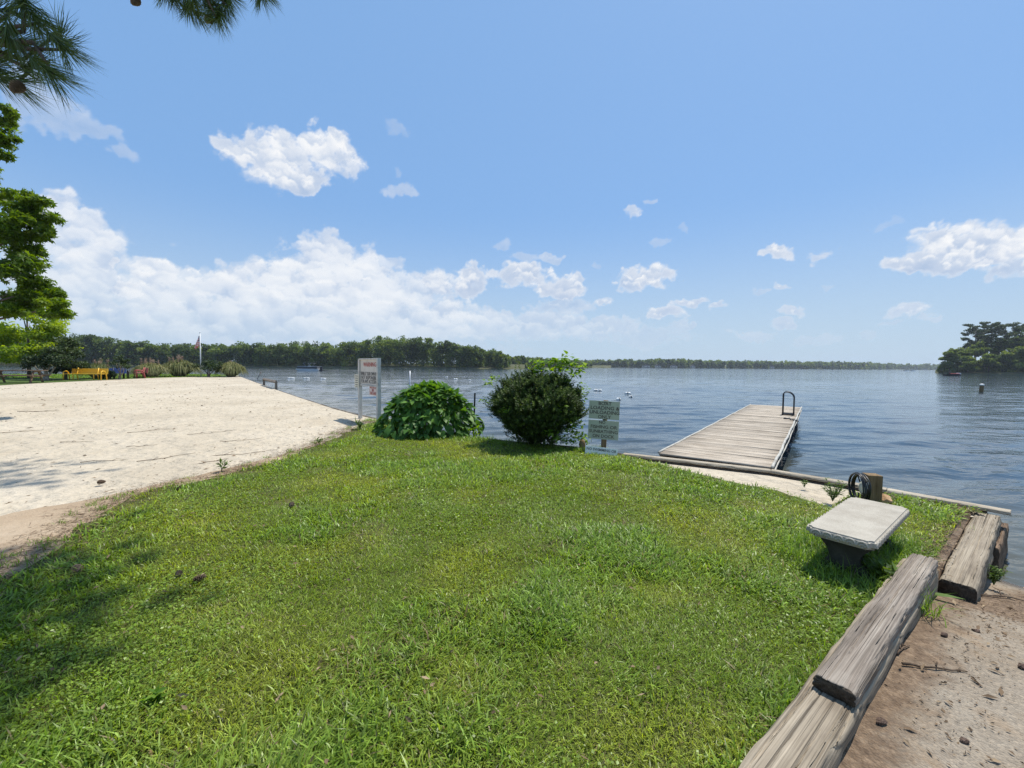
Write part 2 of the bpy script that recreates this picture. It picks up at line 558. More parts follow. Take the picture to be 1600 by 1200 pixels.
lawn_edge_px = [(556, 667), (530, 681), (505, 692), (480, 701), (440, 716), (400, 728), (350, 741), (300, 752), (245, 764), (205, 776), (172, 792), (150, 808), (118, 830), (92, 852), (60, 872), (30, 890), (0, 906), (-60, 930)]
lawn_edge = [gp(*p) for p in lawn_edge_px]
rg = np.random.default_rng(3)
le = smooth_poly(lawn_edge, 110)
le += np.stack([gnoise(le[:, 0] * 3.5, le[:, 1] * 3.5, 21), gnoise(le[:, 0] * 3.5, le[:, 1] * 3.5, 22)], 1) * 0.10
strip_px = [(1292, 790), (1250, 775), (1190, 762), (1130, 750), (1080, 738), (1040, 729), (1010, 722)]
strip = [gp(*p) for p in strip_px]
st_ = smooth_poly(strip, 34)
st_ += np.stack([gnoise(st_[:, 0] * 4, st_[:, 1] * 4, 31), gnoise(st_[:, 0] * 4, st_[:, 1] * 4, 32)], 1) * 0.07


def inset(p, q, d):
    """Shore points moved d metres onto the land."""
    n = Vector((q[1] - p[1], -(q[0] - p[0]))).normalized()
    return n * d


shore_in = []
for i, p in enumerate(SHORE):
    q = SHORE[min(i + 1, len(SHORE) - 1)]
    o = SHORE[max(i - 1, 0)]
    n = Vector((q.y - o.y, -(q.x - o.x))).normalized()        # right of the travel direction = towards the lake's far side
    shore_in.append(Vector((p.x, p.y)) + n * 0.03)
lawn_poly = [tuple(p) for p in le] + [(-6.5, 1.2), (-7, -3), (-2.5, -2.0)] + [(T0.x, T0.y), (T1.x - 0.02, T1.y + 0.03), (CL0.x - .03, CL0.y + .06), (CL1.x - .03, CL1.y + .03)]
lawn_poly += [tuple(shore_in[-1] + Vector((-0.17, -0.14)))] + [tuple(shore_in[-2] + Vector((-.15, -.14)))] + [tuple(gp(1330, 772))[:2]] + [tuple(p) for p in st_] + [tuple(gp(985, 714))[:2]]
lawn_poly += [tuple(shore_in[k]) for k in (10, 9, 8, 7, 6)] + [tuple(gp(575, 662))[:2]]
LAWN = [(p[0], p[1]) for p in lawn_poly]
lawn = tag(put('lawn', sheet('lawn', LAWN, zg, -0.004, near=0.18), M_SOIL), 'earth of the mown lawn by the dock', kind='structure')

beach_poly = [tuple(shore_in[k]) for k in (0, 1, 2, 3, 4, 5, 6)] + [tuple(gp(590, 664))[:2], tuple(gp(575, 669))[:2]]
beach_poly += [(p[0] + 0.12, p[1] - 0.10) for p in le] + [(-7.5, 0.8), (-9, -4), (-28, -10), (-60, 6)]
far_edge = [gp(*p) for p in [(-190, 606), (-60, 603), (0, 601.5), (60, 598.5), (110, 596.0), (160, 593.5), (200, 591.8), (250, 590.0), (300, 589.0), (345, 588.5)]]
beach_poly += [(p.x, p.y) for p in far_edge]
BEACH = beach_poly


def beach_z(x, y):
    d = np.hypot(x, y)
    lump = 0.026 * gnoise(x * 1.1, y * 1.1, 40) + 0.012 * fbm(x * 2.6, y * 2.6, 3, 41)
    return zg(x, y) - 0.020 + lump * 0.9


beach = tag(put('beach', sheet('beach', BEACH, beach_z, 0.0, near=0.16), M_SAND), 'wide pale sand beach strewn with twigs', kind='structure')
far_poly = [(p.x, p.y) for p in far_edge] + [(SHORE[0].x, SHORE[0].y)] + [(p.x, p.y) for p in SPIT]
far_lawn = tag(put('far_lawn', sheet('far_lawn', far_poly, zg, -0.01, near=0.6), M_FARLAWN), 'strip of mown grass behind the far edge of the sand', kind='structure')
strip_poly = [tuple(p) for p in st_] + [tuple(shore_in[11] + Vector((-0.12, 0.05)))] + [tuple(shore_in[12])] + [tuple((shore_in[12] + shore_in[13]) / 2)] + [tuple(shore_in[13])] + [tuple(shore_in[14])] + [tuple(shore_in[14] + Vector((-.22, -.2)))] + [tuple(shore_in[13] + Vector((-.22, -.2)))] + [tuple(gp(1345, 788))[:2]]
strip_o = tag(put('sand_strip', sheet('sand_strip', strip_poly, lambda x, y: zg(x, y) * 0.6 - 0.05, 0.0, near=0.12), M_SAND), 'narrow strip of bare sand between lawn and seawall', kind='structure')

# path dirt at the lower left of the sand
path_px = [(-60, 866), (0, 806), (70, 790), (150, 776), (235, 757), (330, 737), (430, 713), (500, 690), (505, 694), (440, 719), (350, 744), (245, 768), (190, 790), (150, 812), (95, 856), (40, 890), (-60, 938)]
path_poly = [tuple(gp(*p))[:2] for p in path_px]
path = tag(put('path', sheet('path', smooth_poly(path_poly + path_poly[:1], 150)[:-1], beach_z, 0.016, near=0.12), M_DIRT), 'worn tan footpath between sand and lawn', kind='structure')

ramp_poly = [(-0.62, 0.44), (1.45, 1.93), (3.05, 3.06), (CL0.x - .02, CL0.y + .02), (CL1.x, CL1.y + .02), (5.75, 4.9), (9.5, 7.6), (14, 2.0), (6.0, -6.0), (0.6, -3.0)]
bank = []
for (x, y) in [(T1.x - .12, T1.y - .04), (CL0.x - .05, CL0.y + .03), (CL1.x - .04, CL1.y + .03)]:
    bank += [(x - .05, y + .05, -.012), (x + .03, y - .03, -.03), (x + .05, y - .05, -.75)]
tag(put('earth_bank', np_mesh('earth_bank', np.array(bank), quads=np.array([(3 * i + k, 3 * i + k + 1, 3 * i + k + 4, 3 * i + k + 3) for i in range(2) for k in range(2)])), M_SHOREDIRT), 'little bank of bare earth where the lawn drops to the ramp', kind='structure')
ramp = tag(put('boat_ramp', sheet('boat_ramp', ramp_poly, ramp_z, 0.0, near=0.12), M_RAMP), 'sandy concrete ramp running down into the lake', kind='structure')

# ------------------------------------------------------------------ the lake
def build_lake():
    rs = [3.2]
    while rs[-1] < 4200:
        rs.append(rs[-1] * 1.0088 + 0.004)
    R = np.array(rs)
    A = np.linspace(math.radians(-78), math.radians(78), 820)
    r, a = np.meshgrid(R, A, indexing='ij')
    x, y = r * np.sin(a), r * np.cos(a)
    cell = np.maximum(0.0088 * r + 0.004, r * (A[1] - A[0]))
    z = np.zeros_like(x)
    g = np.random.default_rng(77)
    gust = 0.75 + 0.45 * fbm(x * 0.05, y * 0.09, 3, 55) + 0.3 * gnoise(x * 0.012, y * 0.03, 58)
    for k in range(46):
        lam = 0.22 * (1.105 ** k) if k < 34 else g.uniform(0.4, 2.2)
        th = g.normal(math.radians(-78), 0.42)
        kk = 2 * math.pi / lam
        amp = 0.0034 * lam ** 0.75 * (1.0 if lam < 2.2 else (2.2 / lam) ** 1.6)
        att = sstep(2.2, 5.0, lam / cell)
        if att.max() <= 0:
            continue
        ph = kk * (x * math.cos(th) + y * math.sin(th)) + g.uniform(0, 6.28) + 2.2 * gnoise(x / (lam * 5), y / (lam * 5), k)
        z += amp * att * (np.sin(ph) + 0.25 * np.sin(2 * ph + 0.6))
    z *= np.clip(gust, 0.35, 1.6)
    sh = np.array([(p.x, p.y) for p in SHORE] + [(5.3, 4.3), (9.0, -1.0)])
    ds = np.full(x.shape, 99.0)
    nearm = r < 60
    ds[nearm] = poly_dist(sh, x[nearm], y[nearm], closed=False)
    ds[nearm] = np.minimum(ds[nearm], np.clip((LAKE - ramp_z(x, y))[nearm] / 0.2 + 0.6, 0, 99) + 0.0 * ds[nearm] + np.where((x[nearm] - 5.3) * 0.57 - (y[nearm] - 4.3) * 0.82 > 0, 0, 99))
    z *= np.clip(0.35 + ds / 2.5, 0, 1)
    idx = np.arange(x.size).reshape(x.shape)
    q = np.stack([idx[:-1, :-1], idx[:-1, 1:], idx[1:, 1:], idx[1:, :-1]], -1).reshape(-1, 4)
    me = np_mesh('lake', np.stack([x, y, LAKE + z], -1).reshape(-1, 3), quads=q[:, ::-1], attrs={'shore': ds.ravel()}, smooth=True)
    m, t = material('lake_water')
    pos = t.n('ShaderNodeNewGeometry').outputs['Position']
    sc = t.vmath('MULTIPLY', pos, (1.0, 1.9, 1.0)).outputs[0]
    n1 = t.noise(sc, 3.2, 4.0, 0.55, 0.3)
    n2 = t.noise(sc, 0.55, 4.0, 0.55, 0.4)
    n3 = t.noise(t.vmath('MULTIPLY', pos, (0.35, 1.0, 1.0)).outputs[0], 0.06, 5.0, 0.6)
    dist = t.n('ShaderNodeCameraData').outputs['View Distance'] if False else t.vmath('LENGTH', pos).outputs['Value']
    fade = t.maprange(dist, 5.0, 60.0, 1.0, 0.25)
    b1 = t.n('ShaderNodeBump', {'Strength': t.math('MULTIPLY', fade, 0.30), 'Distance': 0.045, 'Height': n1})
    b2 = t.n('ShaderNodeBump', {'Strength': 0.42, 'Distance': 0.20, 'Height': n2, 'Normal': b1.outputs[0]})
    b3 = t.n('ShaderNodeBump', {'Strength': 0.5, 'Distance': 0.9, 'Height': n3, 'Normal': b2.outputs[0]})
    shore = t.n('ShaderNodeAttribute', None, attribute_name='shore').outputs['Fac']
    deep = t.maprange(shore, 0.0, 6.0, 0.0, 1.0, True)
    col = t.mix(deep, (0.085, 0.085, 0.062), (0.030, 0.050, 0.066))
    p = t.n('ShaderNodeBsdfPrincipled', {'Base Color': col, 'Roughness': 0.06, 'IOR': 1.333, 'Specular IOR Level': 0.5, 'Normal': b3.outputs[0]})
    t.n('ShaderNodeOutputMaterial', {'Surface': p.outputs[0]})
    o = put('lake', me, m)
    return tag(o, 'wind rippled blue grey lake', kind='structure')


build_lake()

# ------------------------------------------------------------------ builders for made things
class MB:
    def __init__(self):
        self.v, self.f = [], []

    def add(self, vs, fs, M=None):
        b = len(self.v)
        self.v += [tuple(M @ Vector(p)) if M is not None else tuple(p) for p in vs]
        self.f += [tuple(b + i for i in f) for f in fs]
        return self

    def box(self, c, s, M=None, rz=0.0):
        x, y, z = s[0] / 2, s[1] / 2, s[2] / 2
        R = Matrix.Translation(c) @ Matrix.Rotation(rz, 4, 'Z')
        vs = [R @ Vector(p) for p in ((-x, -y, -z), (x, -y, -z), (x, y, -z), (-x, y, -z), (-x, -y, z), (x, -y, z), (x, y, z), (-x, y, z))]
        return self.add(vs, [(3, 2, 1, 0), (4, 5, 6, 7), (0, 1, 5, 4), (1, 2, 6, 5), (2, 3, 7, 6), (3, 0, 4, 7)], M)

    def prism(self, poly, depth, M=None):
        """poly in local x,z; extruded along +y."""
        n = len(poly)
        vs = [(p[0], 0, p[1]) for p in poly] + [(p[0], depth, p[1]) for p in poly]
        fs = [tuple(range(n)), tuple(reversed(range(n, 2 * n)))] + [(i, n + i, n + (i + 1) % n, (i + 1) % n) for i in range(n)]
        return self.add(vs, fs, M)

    def tube(self, pts, r, seg=8, closed=False, M=None):
        pts = [Vector(p) for p in pts]
        n = len(pts)
        rad = r if isinstance(r, (list, tuple)) else [r] * n
        rings = []
        up = Vector((0, 0, 1))
        prev = None
        for i, p in enumerate(pts):
            if closed:
                d = pts[(i + 1) % n] - pts[i - 1]
            else:
                d = pts[min(i + 1, n - 1)] - pts[max(i - 1, 0)]
            d = d.normalized()
            if prev is None:
                a = up.cross(d)
                if a.length < 1e-3:
                    a = Vector((1, 0, 0)).cross(d)
            else:
                a = prev - d * prev.dot(d)
            a.normalize()
            prev = a
            b = d.cross(a)
            rings.append([p + (a * math.cos(t) + b * math.sin(t)) * rad[i] for t in [2 * math.pi * k / seg for k in range(seg)]])
        vs = [q for ring in rings for q in ring]
        fs = []
        for i in range(n if closed else n - 1):
            j = (i + 1) % n
            for k in range(seg):
                l = (k + 1) % seg
                fs.append((i * seg + k, i * seg + l, j * seg + l, j * seg + k))
        if not closed:
            fs.append(tuple(reversed(range(seg))))
            fs.append(tuple((n - 1) * seg + k for k in range(seg)))
        return self.add(vs, fs, M)

    def lathe(self, prof, seg=16, M=None):
        """prof: (radius, z) from bottom to top."""
        vs, fs = [], []
        for r, z in prof:
            vs += [(r * math.cos(2 * math.pi * k / seg), r * math.sin(2 * math.pi * k / seg), z) for k in range(seg)]
        for i in range(len(prof) - 1):
            for k in range(seg):
                l = (k + 1) % seg
                fs.append((i * seg + k, i * seg + l, (i + 1) * seg + l, (i + 1) * seg + k))
        fs.append(tuple(reversed(range(seg))))
        fs.append(tuple((len(prof) - 1) * seg + k for k in range(seg)))
        return self.add(vs, fs, M)

    def build(self, name, mat, parent=None, bevel=0.0, smooth=False, loc=None, rot=None):
        me = bpy.data.meshes.new(name)
        me.from_pydata(self.v, [], self.f)
        bm = bmesh.new()
        bm.from_mesh(me)
        bmesh.ops.recalc_face_normals(bm, faces=bm.faces)
        if bevel:
            es = [e for e in bm.edges if len(e.link_faces) == 2 and e.calc_face_angle(0) > 0.5]
            bmesh.ops.bevel(bm, geom=es, offset=bevel, segments=2, profile=0.6, affect='EDGES', clamp_overlap=True)
        bm.to_mesh(me)
        bm.free()
        if smooth:
            me.polygons.foreach_set('use_smooth', [True] * len(me.polygons))
        return put(name, me, mat, parent, loc, rot)


def wood(name, light, mid, dark, grain=1.0, rough=0.85, green=0.0, axis=0, bump=0.004):
    """Weathered wood whose grain runs along the object's own axis."""
    m, t = material(name)
    co = t.n('ShaderNodeTexCoord').outputs['Object']
    rnd = t.n('ShaderNodeObjectInfo').outputs['Random']
    co = t.vmath('ADD', co, t.n('ShaderNodeCombineXYZ', {0: t.math('MULTIPLY', rnd, 31.0), 1: t.math('MULTIPLY', rnd, 17.0), 2: 0.0}).outputs[0]).outputs[0]
    s = [22.0 * grain] * 3
    s[axis] = 0.8 * grain
    st = t.vmath('MULTIPLY', co, tuple(s)).outputs[0]
    g1 = t.noise(st, 1.0, 8.0, 0.68, 0.5)
    s2 = [70.0 * grain] * 3
    s2[axis] = 0.4 * grain
    g2 = t.noise(t.vmath('MULTIPLY', co, tuple(s2)).outputs[0], 1.0, 4.0, 0.6, 0.3)
    blot = t.noise(co, 2.2, 5.0, 0.6)
    col = t.ramp(t.math('ADD', t.math('MULTIPLY', g1, 0.65), t.math('MULTIPLY', blot, 0.35)), [(0.33, dark), (0.5, mid), (0.66, light)])
    s3 = [190.0 * grain] * 3
    s3[axis] = 2.0 * grain
    g3 = t.noise(t.vmath('MULTIPLY', co, tuple(s3)).outputs[0], 1.0, 3.0, 0.65)
    gv = t.maprange(g3, 0.32, 0.68, 0.62, 1.25)
    col = t.mix(1.0, col, t.n('ShaderNodeCombineColor', {0: gv, 1: gv, 2: gv}).outputs[0], 'MULTIPLY')
    crack = t.maprange(g2, 0.33, 0.42, 1.0, 0.0, True)
    col = t.mix(t.math('MULTIPLY', crack, 0.6), col, tuple(c * 0.3 for c in dark))
    if green:
        gm = t.maprange(t.noise(co, 3.0, 5.0, 0.65), 0.5, 0.7, 0.0, green, True)
        col = t.mix(gm, col, (0.10, 0.12, 0.05))
    h = t.math('ADD', t.math('MULTIPLY', g1, 0.8), t.math('SUBTRACT', t.math('ADD', g2, t.math('MULTIPLY', g3, 0.5)), crack))
    b = t.n('ShaderNodeBump', {'Strength': 0.75, 'Distance': bump, 'Height': h})
    p = t.n('ShaderNodeBsdfPrincipled', {'Base Color': col, 'Roughness': rough, 'Specular IOR Level': 0.2, 'Normal': b.outputs[0]})
    t.n('ShaderNodeOutputMaterial', {'Surface': p.outputs[0]})
    return m


def paint(name, col, rough=0.5, wear=0.15, wearcol=None, scale=14.0, metal=0.0, bump=0.002):
    m, t = material(name)
    co = t.n('ShaderNodeTexCoord').outputs['Object']
    n = t.noise(co, scale, 6.0, 0.65)
    wc = wearcol or tuple(c * 0.6 for c in col)
    c = t.mix(t.maprange(n, 0.46, 0.72, 0.0, min(wear * 4, 1.0), True), col, wc)
    b = t.n('ShaderNodeBump', {'Strength': 0.4, 'Distance': bump, 'Height': n})
    p = t.n('ShaderNodeBsdfPrincipled', {'Base Color': c, 'Roughness': t.maprange(n, 0.3, 0.7, max(rough - 0.1, 0.05), min(rough + 0.15, 1.0)), 'Metallic': metal, 'Normal': b.outputs[0]})
    t.n('ShaderNodeOutputMaterial', {'Surface': p.outputs[0]})
    return m


M_TIMBER_G = wood('grey_weathered_timber', (0.36, 0.315, 0.26), (0.245, 0.205, 0.165), (0.105, 0.084, 0.064), 1.0, bump=0.006)
M_TIMBER_B = wood('bleached_timber', (0.40, 0.34, 0.255), (0.29, 0.24, 0.175), (0.13, 0.10, 0.07), 0.8, bump=0.005)
M_TIMBER_D = wood('wet_brown_timber', (0.27, 0.19, 0.125), (0.185, 0.125, 0.08), (0.07, 0.045, 0.03), 1.0)
M_CAP = wood('pale_cap_board', (0.52, 0.455, 0.35), (0.42, 0.36, 0.27), (0.22, 0.175, 0.125), 0.9)
M_DECK = wood('silvered_deck_board', (0.46, 0.405, 0.335), (0.36, 0.31, 0.25), (0.20, 0.165, 0.13), 0.8, green=0.0)
M_ROT = wood('dark_rotten_plank', (0.14, 0.105, 0.075), (0.085, 0.062, 0.045), (0.03, 0.022, 0.017), 0.9)
M_POST = wood('treated_brown_post', (0.30, 0.205, 0.105), (0.225, 0.15, 0.075), (0.12, 0.078, 0.04), 1.2, axis=2)
M_GREYPOST = wood('old_grey_post', (0.34, 0.30, 0.25), (0.22, 0.19, 0.155), (0.10, 0.085, 0.07), 1.0, axis=2)
M_WHITEPOST = paint('flaking_white_paint', (0.56, 0.54, 0.49), 0.7, 0.2, (0.28, 0.25, 0.21), 9.0)
M_BOARD = paint('dirty_white_board', (0.62, 0.57, 0.50), 0.65, 0.12, (0.44, 0.38, 0.31), 4.0)
M_PANEL = paint('grey_green_sign_panel', (0.42, 0.45, 0.34), 0.6, 0.12, (0.32, 0.34, 0.25), 5.0)
M_WHITE = paint('white_enamel', (0.78, 0.78, 0.76), 0.4, 0.06, (0.5, 0.48, 0.44))
M_BLACK = paint('black_metal', (0.012, 0.013, 0.016), 0.42, 0.1, (0.03, 0.028, 0.026))
M_RUBBER = paint('black_rubber_hose', (0.016, 0.016, 0.015), 0.38, 0.1, (0.04, 0.04, 0.035))
M_STEEL = paint('galvanised_steel', (0.42, 0.44, 0.45), 0.4, 0.1, (0.25, 0.25, 0.24), metal=0.7)
M_ALU = paint('pontoon_aluminium', (0.55, 0.57, 0.58), 0.35, 0.05, metal=0.6)
M_EDGE = paint('off_white_dock_edging', (0.44, 0.42, 0.365), 0.7, 0.25, (0.25, 0.225, 0.185), 7.0)
M_CONC = speckled('cast_concrete', [(0.3, (0.33, 0.295, 0.24)), (0.55, (0.415, 0.38, 0.315)), (0.8, (0.47, 0.435, 0.365))], 4.0, 0.003, 140.0, 0.9, patch=((0.22, 0.20, 0.165), 2.2, 0.54, 0.75))
M_INKB = paint('brown_black_lettering', (0.055, 0.040, 0.034), 0.7, 0.25, (0.22, 0.20, 0.17), 40.0)
M_INKR = paint('faded_red_lettering', (0.42, 0.07, 0.055), 0.7, 0.25, (0.52, 0.36, 0.30), 40.0)
M_INKG = paint('grey_black_lettering', (0.11, 0.105, 0.10), 0.7, 0.2, (0.25, 0.24, 0.22), 40.0)


def tint_of(name, base, lo=0.75, hi=1.2):
    """Multiply an existing material's colour by the per-plank 'tint' attribute."""
    m = base.copy()
    m.name = name
    t = m.node_tree
    p = next(n for n in t.nodes if n.type == 'BSDF_PRINCIPLED')
    src = p.inputs['Base Color'].links[0].from_socket
    a = t.nodes.new('ShaderNodeAttribute')
    a.attribute_name = 'tint'
    mr = t.nodes.new('ShaderNodeMapRange')
    mr.inputs[3].default_value, mr.inputs[4].default_value = lo, hi
    t.links.new(a.outputs['Fac'], mr.inputs[0])
    hs = t.nodes.new('ShaderNodeHueSaturation')
    t.links.new(mr.outputs[0], hs.inputs['Value'])
    t.links.new(src, hs.inputs['Color'])
    t.links.new(hs.outputs[0], p.inputs['Base Color'])
    return m


def beam_mesh(name, L, w, h, seed, wear=0.008, split=0.010, nx=150):
    """A rough old beam: top at z=0, x from 0 to L, y centred; edges worn, checks opened along the grain."""
    ny, nz = 64, 8
    loop = []
    for i in range(ny + 1):
        loop.append((-w / 2 + w * i / ny, 0.0))
    for i in range(1, nz + 1):
        loop.append((w / 2, -h * i / nz))
    for i in range(1, 7):
        loop.append((w / 2 - w * i / 7, -h))
    for i in range(nz, 0, -1):
        loop.append((-w / 2, -h * i / nz))
    loop = np.array(loop)
    n = len(loop)
    xs = np.linspace(0, L, nx)
    X = np.repeat(xs[:, None], n, 1)
    Y = np.repeat(loop[None, :, 0], nx, 0)
    Z = np.repeat(loop[None, :, 1], nx, 0)
    # rounded arrises
    ey = np.clip((np.abs(Y) - (w / 2 - 0.022)) / 0.022, 0, 1)
    ez = np.clip((Z + 0.022) / 0.022, 0, 1)
    rnd = (0.5 + 0.9 * np.abs(gnoise(X * 3.0, Y * 4 + seed, seed)))
    Z = Z - 0.013 * ey ** 2 * (Z > -0.03) * rnd
    Y = Y - np.sign(Y) * 0.010 * ez ** 2 * (np.abs(Y) > w / 2 - 0.03) * rnd
    # ragged sides and long wobble
    Y = Y + wear * fbm(X * 2.4, Z * 9 + 3, 3, seed + 1) * (np.abs(Y) / (w / 2)) ** 2 + 0.006 * gnoise(X * 0.8, X * 0 + seed, seed + 2)
    top = np.clip(1 + Z / 0.03, 0, 1)
    gq = np.random.default_rng(seed)
    for k in range(int(9 + 60 * w)):
        yc = gq.uniform(-.46, .46) * w
        x0, ln = gq.uniform(-.15, 1.0) * L, gq.uniform(.15, .75) * L
        wob = yc + 0.007 * gnoise(X * 2.2 + k * 7, X * 0 + seed, seed + k) + 0.0025 * gnoise(X * 11 + k * 3, X * 0 + seed, seed + k + 40)
        tx = np.clip((X - x0) / ln, 0, 1)
        prof = np.sin(np.pi * tx) ** .6 * ((X > x0) & (X < x0 + ln))
        sg = gq.uniform(.0016, .0036)
        Z = Z - top * split * gq.uniform(.35, 1.1) * prof * np.exp(-((Y - wob) / sg) ** 2)
    Z = Z + top * 0.0016 * fbm(X * 1.0, Y * 34, 3, seed + 5)
    side = np.clip((np.abs(Y) - w / 2 + 0.02) / 0.02, 0, 1)
    cs = np.abs(gnoise(X * 1.4, Z * 30 + seed, seed + 6))
    Y = Y - np.sign(Y) * side * 0.010 * sstep(0.1, 0.0, cs)
    # ragged ends
    e = 0.012 * fbm(Y * 16, Z * 16, 3, seed + 7)
    X = X + np.where(X < L * 0.03, e, 0) + np.where(X > L * 0.97, e, 0)
    v = np.stack([X, Y, Z], -1)
    idx = np.arange(nx * n).reshape(nx, n)
    nxt = np.roll(idx, -1, 1)
    q = np.stack([idx[:-1], nxt[:-1], nxt[1:], idx[1:]], -1).reshape(-1, 4)
    V = v.reshape(-1, 3)
    c0, c1 = V[idx[0]].mean(0), V[idx[-1]].mean(0)
    V = np.vstack([V, c0, c1])
    a, b = len(V) - 2, len(V) - 1
    tris = [(a, nxt[0, k], idx[0, k]) for k in range(n)] + [(b, idx[-1, k], nxt[-1, k]) for k in range(n)]
    return np_mesh(name, V, quads=q[:, ::-1], tris=np.array(tris)[:, ::-1] if False else np.array(tris))


def fix_normals(me):
    bm = bmesh.new()
    bm.from_mesh(me)
    bmesh.ops.recalc_face_normals(bm, faces=bm.faces)
    bm.to_mesh(me)
    bm.free()
    return me


M_END = wood('shaded_end_grain', (0.12, 0.095, 0.07), (0.07, 0.055, 0.04), (0.025, 0.02, 0.015), 2.0)  # end grain, darkened further so its colour carries the shade on the ends


def place_beam(name, p0, p1, w, h, z, mat, seed, label, cat, group=None, **k):
    p0, p1 = Vector((p0[0], p0[1])), Vector((p1[0], p1[1]))
    d = p1 - p0
    o = put(name, fix_normals(beam_mesh(name, d.length, w, h, seed, **k)), [mat, M_END])
    for p in o.data.polygons:
        if len(p.vertices) == 3:
            p.material_index = 1
    o.location = (p0.x, p0.y, z)
    o.rotation_euler = (0, 0, math.atan2(d.y, d.x))
    return tag(o, label, cat, group)


# ------------------------------------------------------------------ landscape timbers by the ramp
def mid(a, b):
    return (a + b) / 2


u0, u1 = mid(at(1270, 1052, .165), at(1339, 1084, .165)), mid(at(1421, 864, .165), at(1465, 872, .165))
UW = (at(1270, 1052, .165) - at(1339, 1084, .165)).length
place_beam('landscape_timber', u0, u1, UW, 0.066, 0.165, M_TIMBER_G, 5, 'cracked grey timber lying on top of the lower timber between grass and ramp', 'timber', 'timbers edging the lawn', split=0.012, wear=0.004)
l0, l1 = mid(at(1172, 1193, .097), at(1297, 1171, .097)), mid(at(1269, 1071, .097), at(1345, 1085, .097))
ld = (l1 - l0).normalized()
ud = (u1 - u0).normalized()
side = Vector((-ud.y, ud.x, 0)) * 0.012
lo_a, lo_b = l1 - ud * 2.05 + side, l1 + ud * 2.10 + side
place_beam('landscape_timber', lo_a, lo_b, 0.212, 0.20, 0.098, M_TIMBER_B, 17, 'long tan timber set in the ground beneath the shorter grey timber', 'timber', 'timbers edging the lawn', split=0.012, nx=220, wear=0.004)
ca, cb = mid(at(1468, 903, -.03), at(1522, 919, -.03)), mid(at(1524, 799, -.03), at(1562, 806, -.03))
place_beam('landscape_timber', ca, cb, 0.205, 0.24, -0.03, M_TIMBER_B, 29, 'bleached timber at the corner of the seawall above the lapping water', 'timber', 'timbers edging the lawn', wear=0.010)
pa, pb = at(1549, 855, -.17), at(1565, 816, -.17)
place_beam('timber_post', (pa.x + .02, pa.y), (pb.x + .02, pb.y), 0.085, 0.50, -0.17, M_TIMBER_D, 41, 'short brown plank standing in the water against the bleached corner timber', 'timber')

# ------------------------------------------------------------------ seawall
sw = thing('seawall', 'plank seawall with pale cap boards along the lake edge', 'seawall')


def wall_strip(pts, thick, ztop, zbot, off=0.0, tops=None):
    mb = MB()
    P = [Vector((p[0], p[1])) for p in pts]
    L, R = [], []
    for i, p in enumerate(P):
        d = (P[min(i + 1, len(P) - 1)] - P[max(i - 1, 0)]).normalized()
        n = Vector((-d.y, d.x))
        L.append(p + n * (off + thick / 2))
        R.append(p + n * (off - thick / 2))
    vs, fs = [], []
    for i in range(len(P)):
        zt = ztop + (tops[i] if tops else 0)
        vs += [(L[i].x, L[i].y, zbot), (L[i].x, L[i].y, zt), (R[i].x, R[i].y, zt), (R[i].x, R[i].y, zbot)]
    for i in range(len(P) - 1):
        a, b = 4 * i, 4 * i + 4
        for k in range(4):
            fs.append((a + k, b + k, b + (k + 1) % 4, a + (k + 1) % 4))
    fs += [(0, 1, 2, 3), tuple(4 * len(P) - 4 + k for k in (3, 2, 1, 0))]
    return mb.add(vs, fs)


wl = [Vector(p) for p in smooth_poly(SHORE, 150)]
tp = [rise_only(p.x, p.y) + 0.012 * random.uniform(-1, 1) - (0.02 if p.y > 7.4 else 0.05) for p in wl]
wall_strip(wl, 0.05, 0.0, -1.1, 0.0, tp).build('plank_wall', M_ROT, sw)
S = SHORE
def cap(a, b, w=0.15, z=0.034, mat=M_CAP, seed=3):
    d = b - a
    o = put('cap_board', fix_normals(beam_mesh('cap_board', d.length, w, 0.042, seed, wear=0.004, split=0.004, nx=90)), mat, sw)
    o.location = (a.x, a.y, z)
    o.rotation_euler = (0, 0, math.atan2(d.y, d.x))
d1 = (S[12] - S[11]).normalized()
cap(S[11] - d1 * .12, S[12] - d1 * 0.012)
cap(S[12], S[13], seed=9)
cap(S[13] + (S[14] - S[13]).normalized() * .01, S[14] + (S[14] - S[13]).normalized() * 0.16, seed=12, z=0.031)
# whalers, the heavy planks nailed along the land side just under the cap
for a, b, z in ((S[11], S[12], -0.010), (S[12], S[13], -0.012), (S[13], S[14], -0.014)):
    d = (b - a)
    n = Vector((d.y, -d.x)).normalized()
    o = put('waler', fix_normals(beam_mesh('waler', d.length - 0.02, 0.05, 0.20, 7, nx=60)), M_ROT, sw)
    q = Vector((a.x, a.y)) + n * 0.05 + d.to_2d().normalized() * 0.01
    o.location = (q.x, q.y, z)
    o.rotation_euler = (0, 0, math.atan2(d.y, d.x))
# rough plank tops where the old wall runs past the bushes and along the sand
for k in range(0, 11):
    a, b = S[k], S[k + 1]
    d = (b - a)
    L = d.length
    za = (rise_only(a.x, a.y) + rise_only(b.x, b.y)) / 2
    if k in (0, 1, 2):
        continue
    o = put('top_plank', fix_normals(beam_mesh('top_plank', L * 0.97, 0.075, 0.15, 50 + k, wear=0.01, nx=70)), M_ROT if k in (9, 10, 7) else M_TIMBER_G, sw)
    o.location = (a.x, a.y, za + (0.005 if k < 7 else 0.015))
    o.rotation_euler = (0, math.atan2(rise_only(a.x, a.y) - rise_only(b.x, b.y), L) if k < 6 else 0, math.atan2(d.y, d.x))

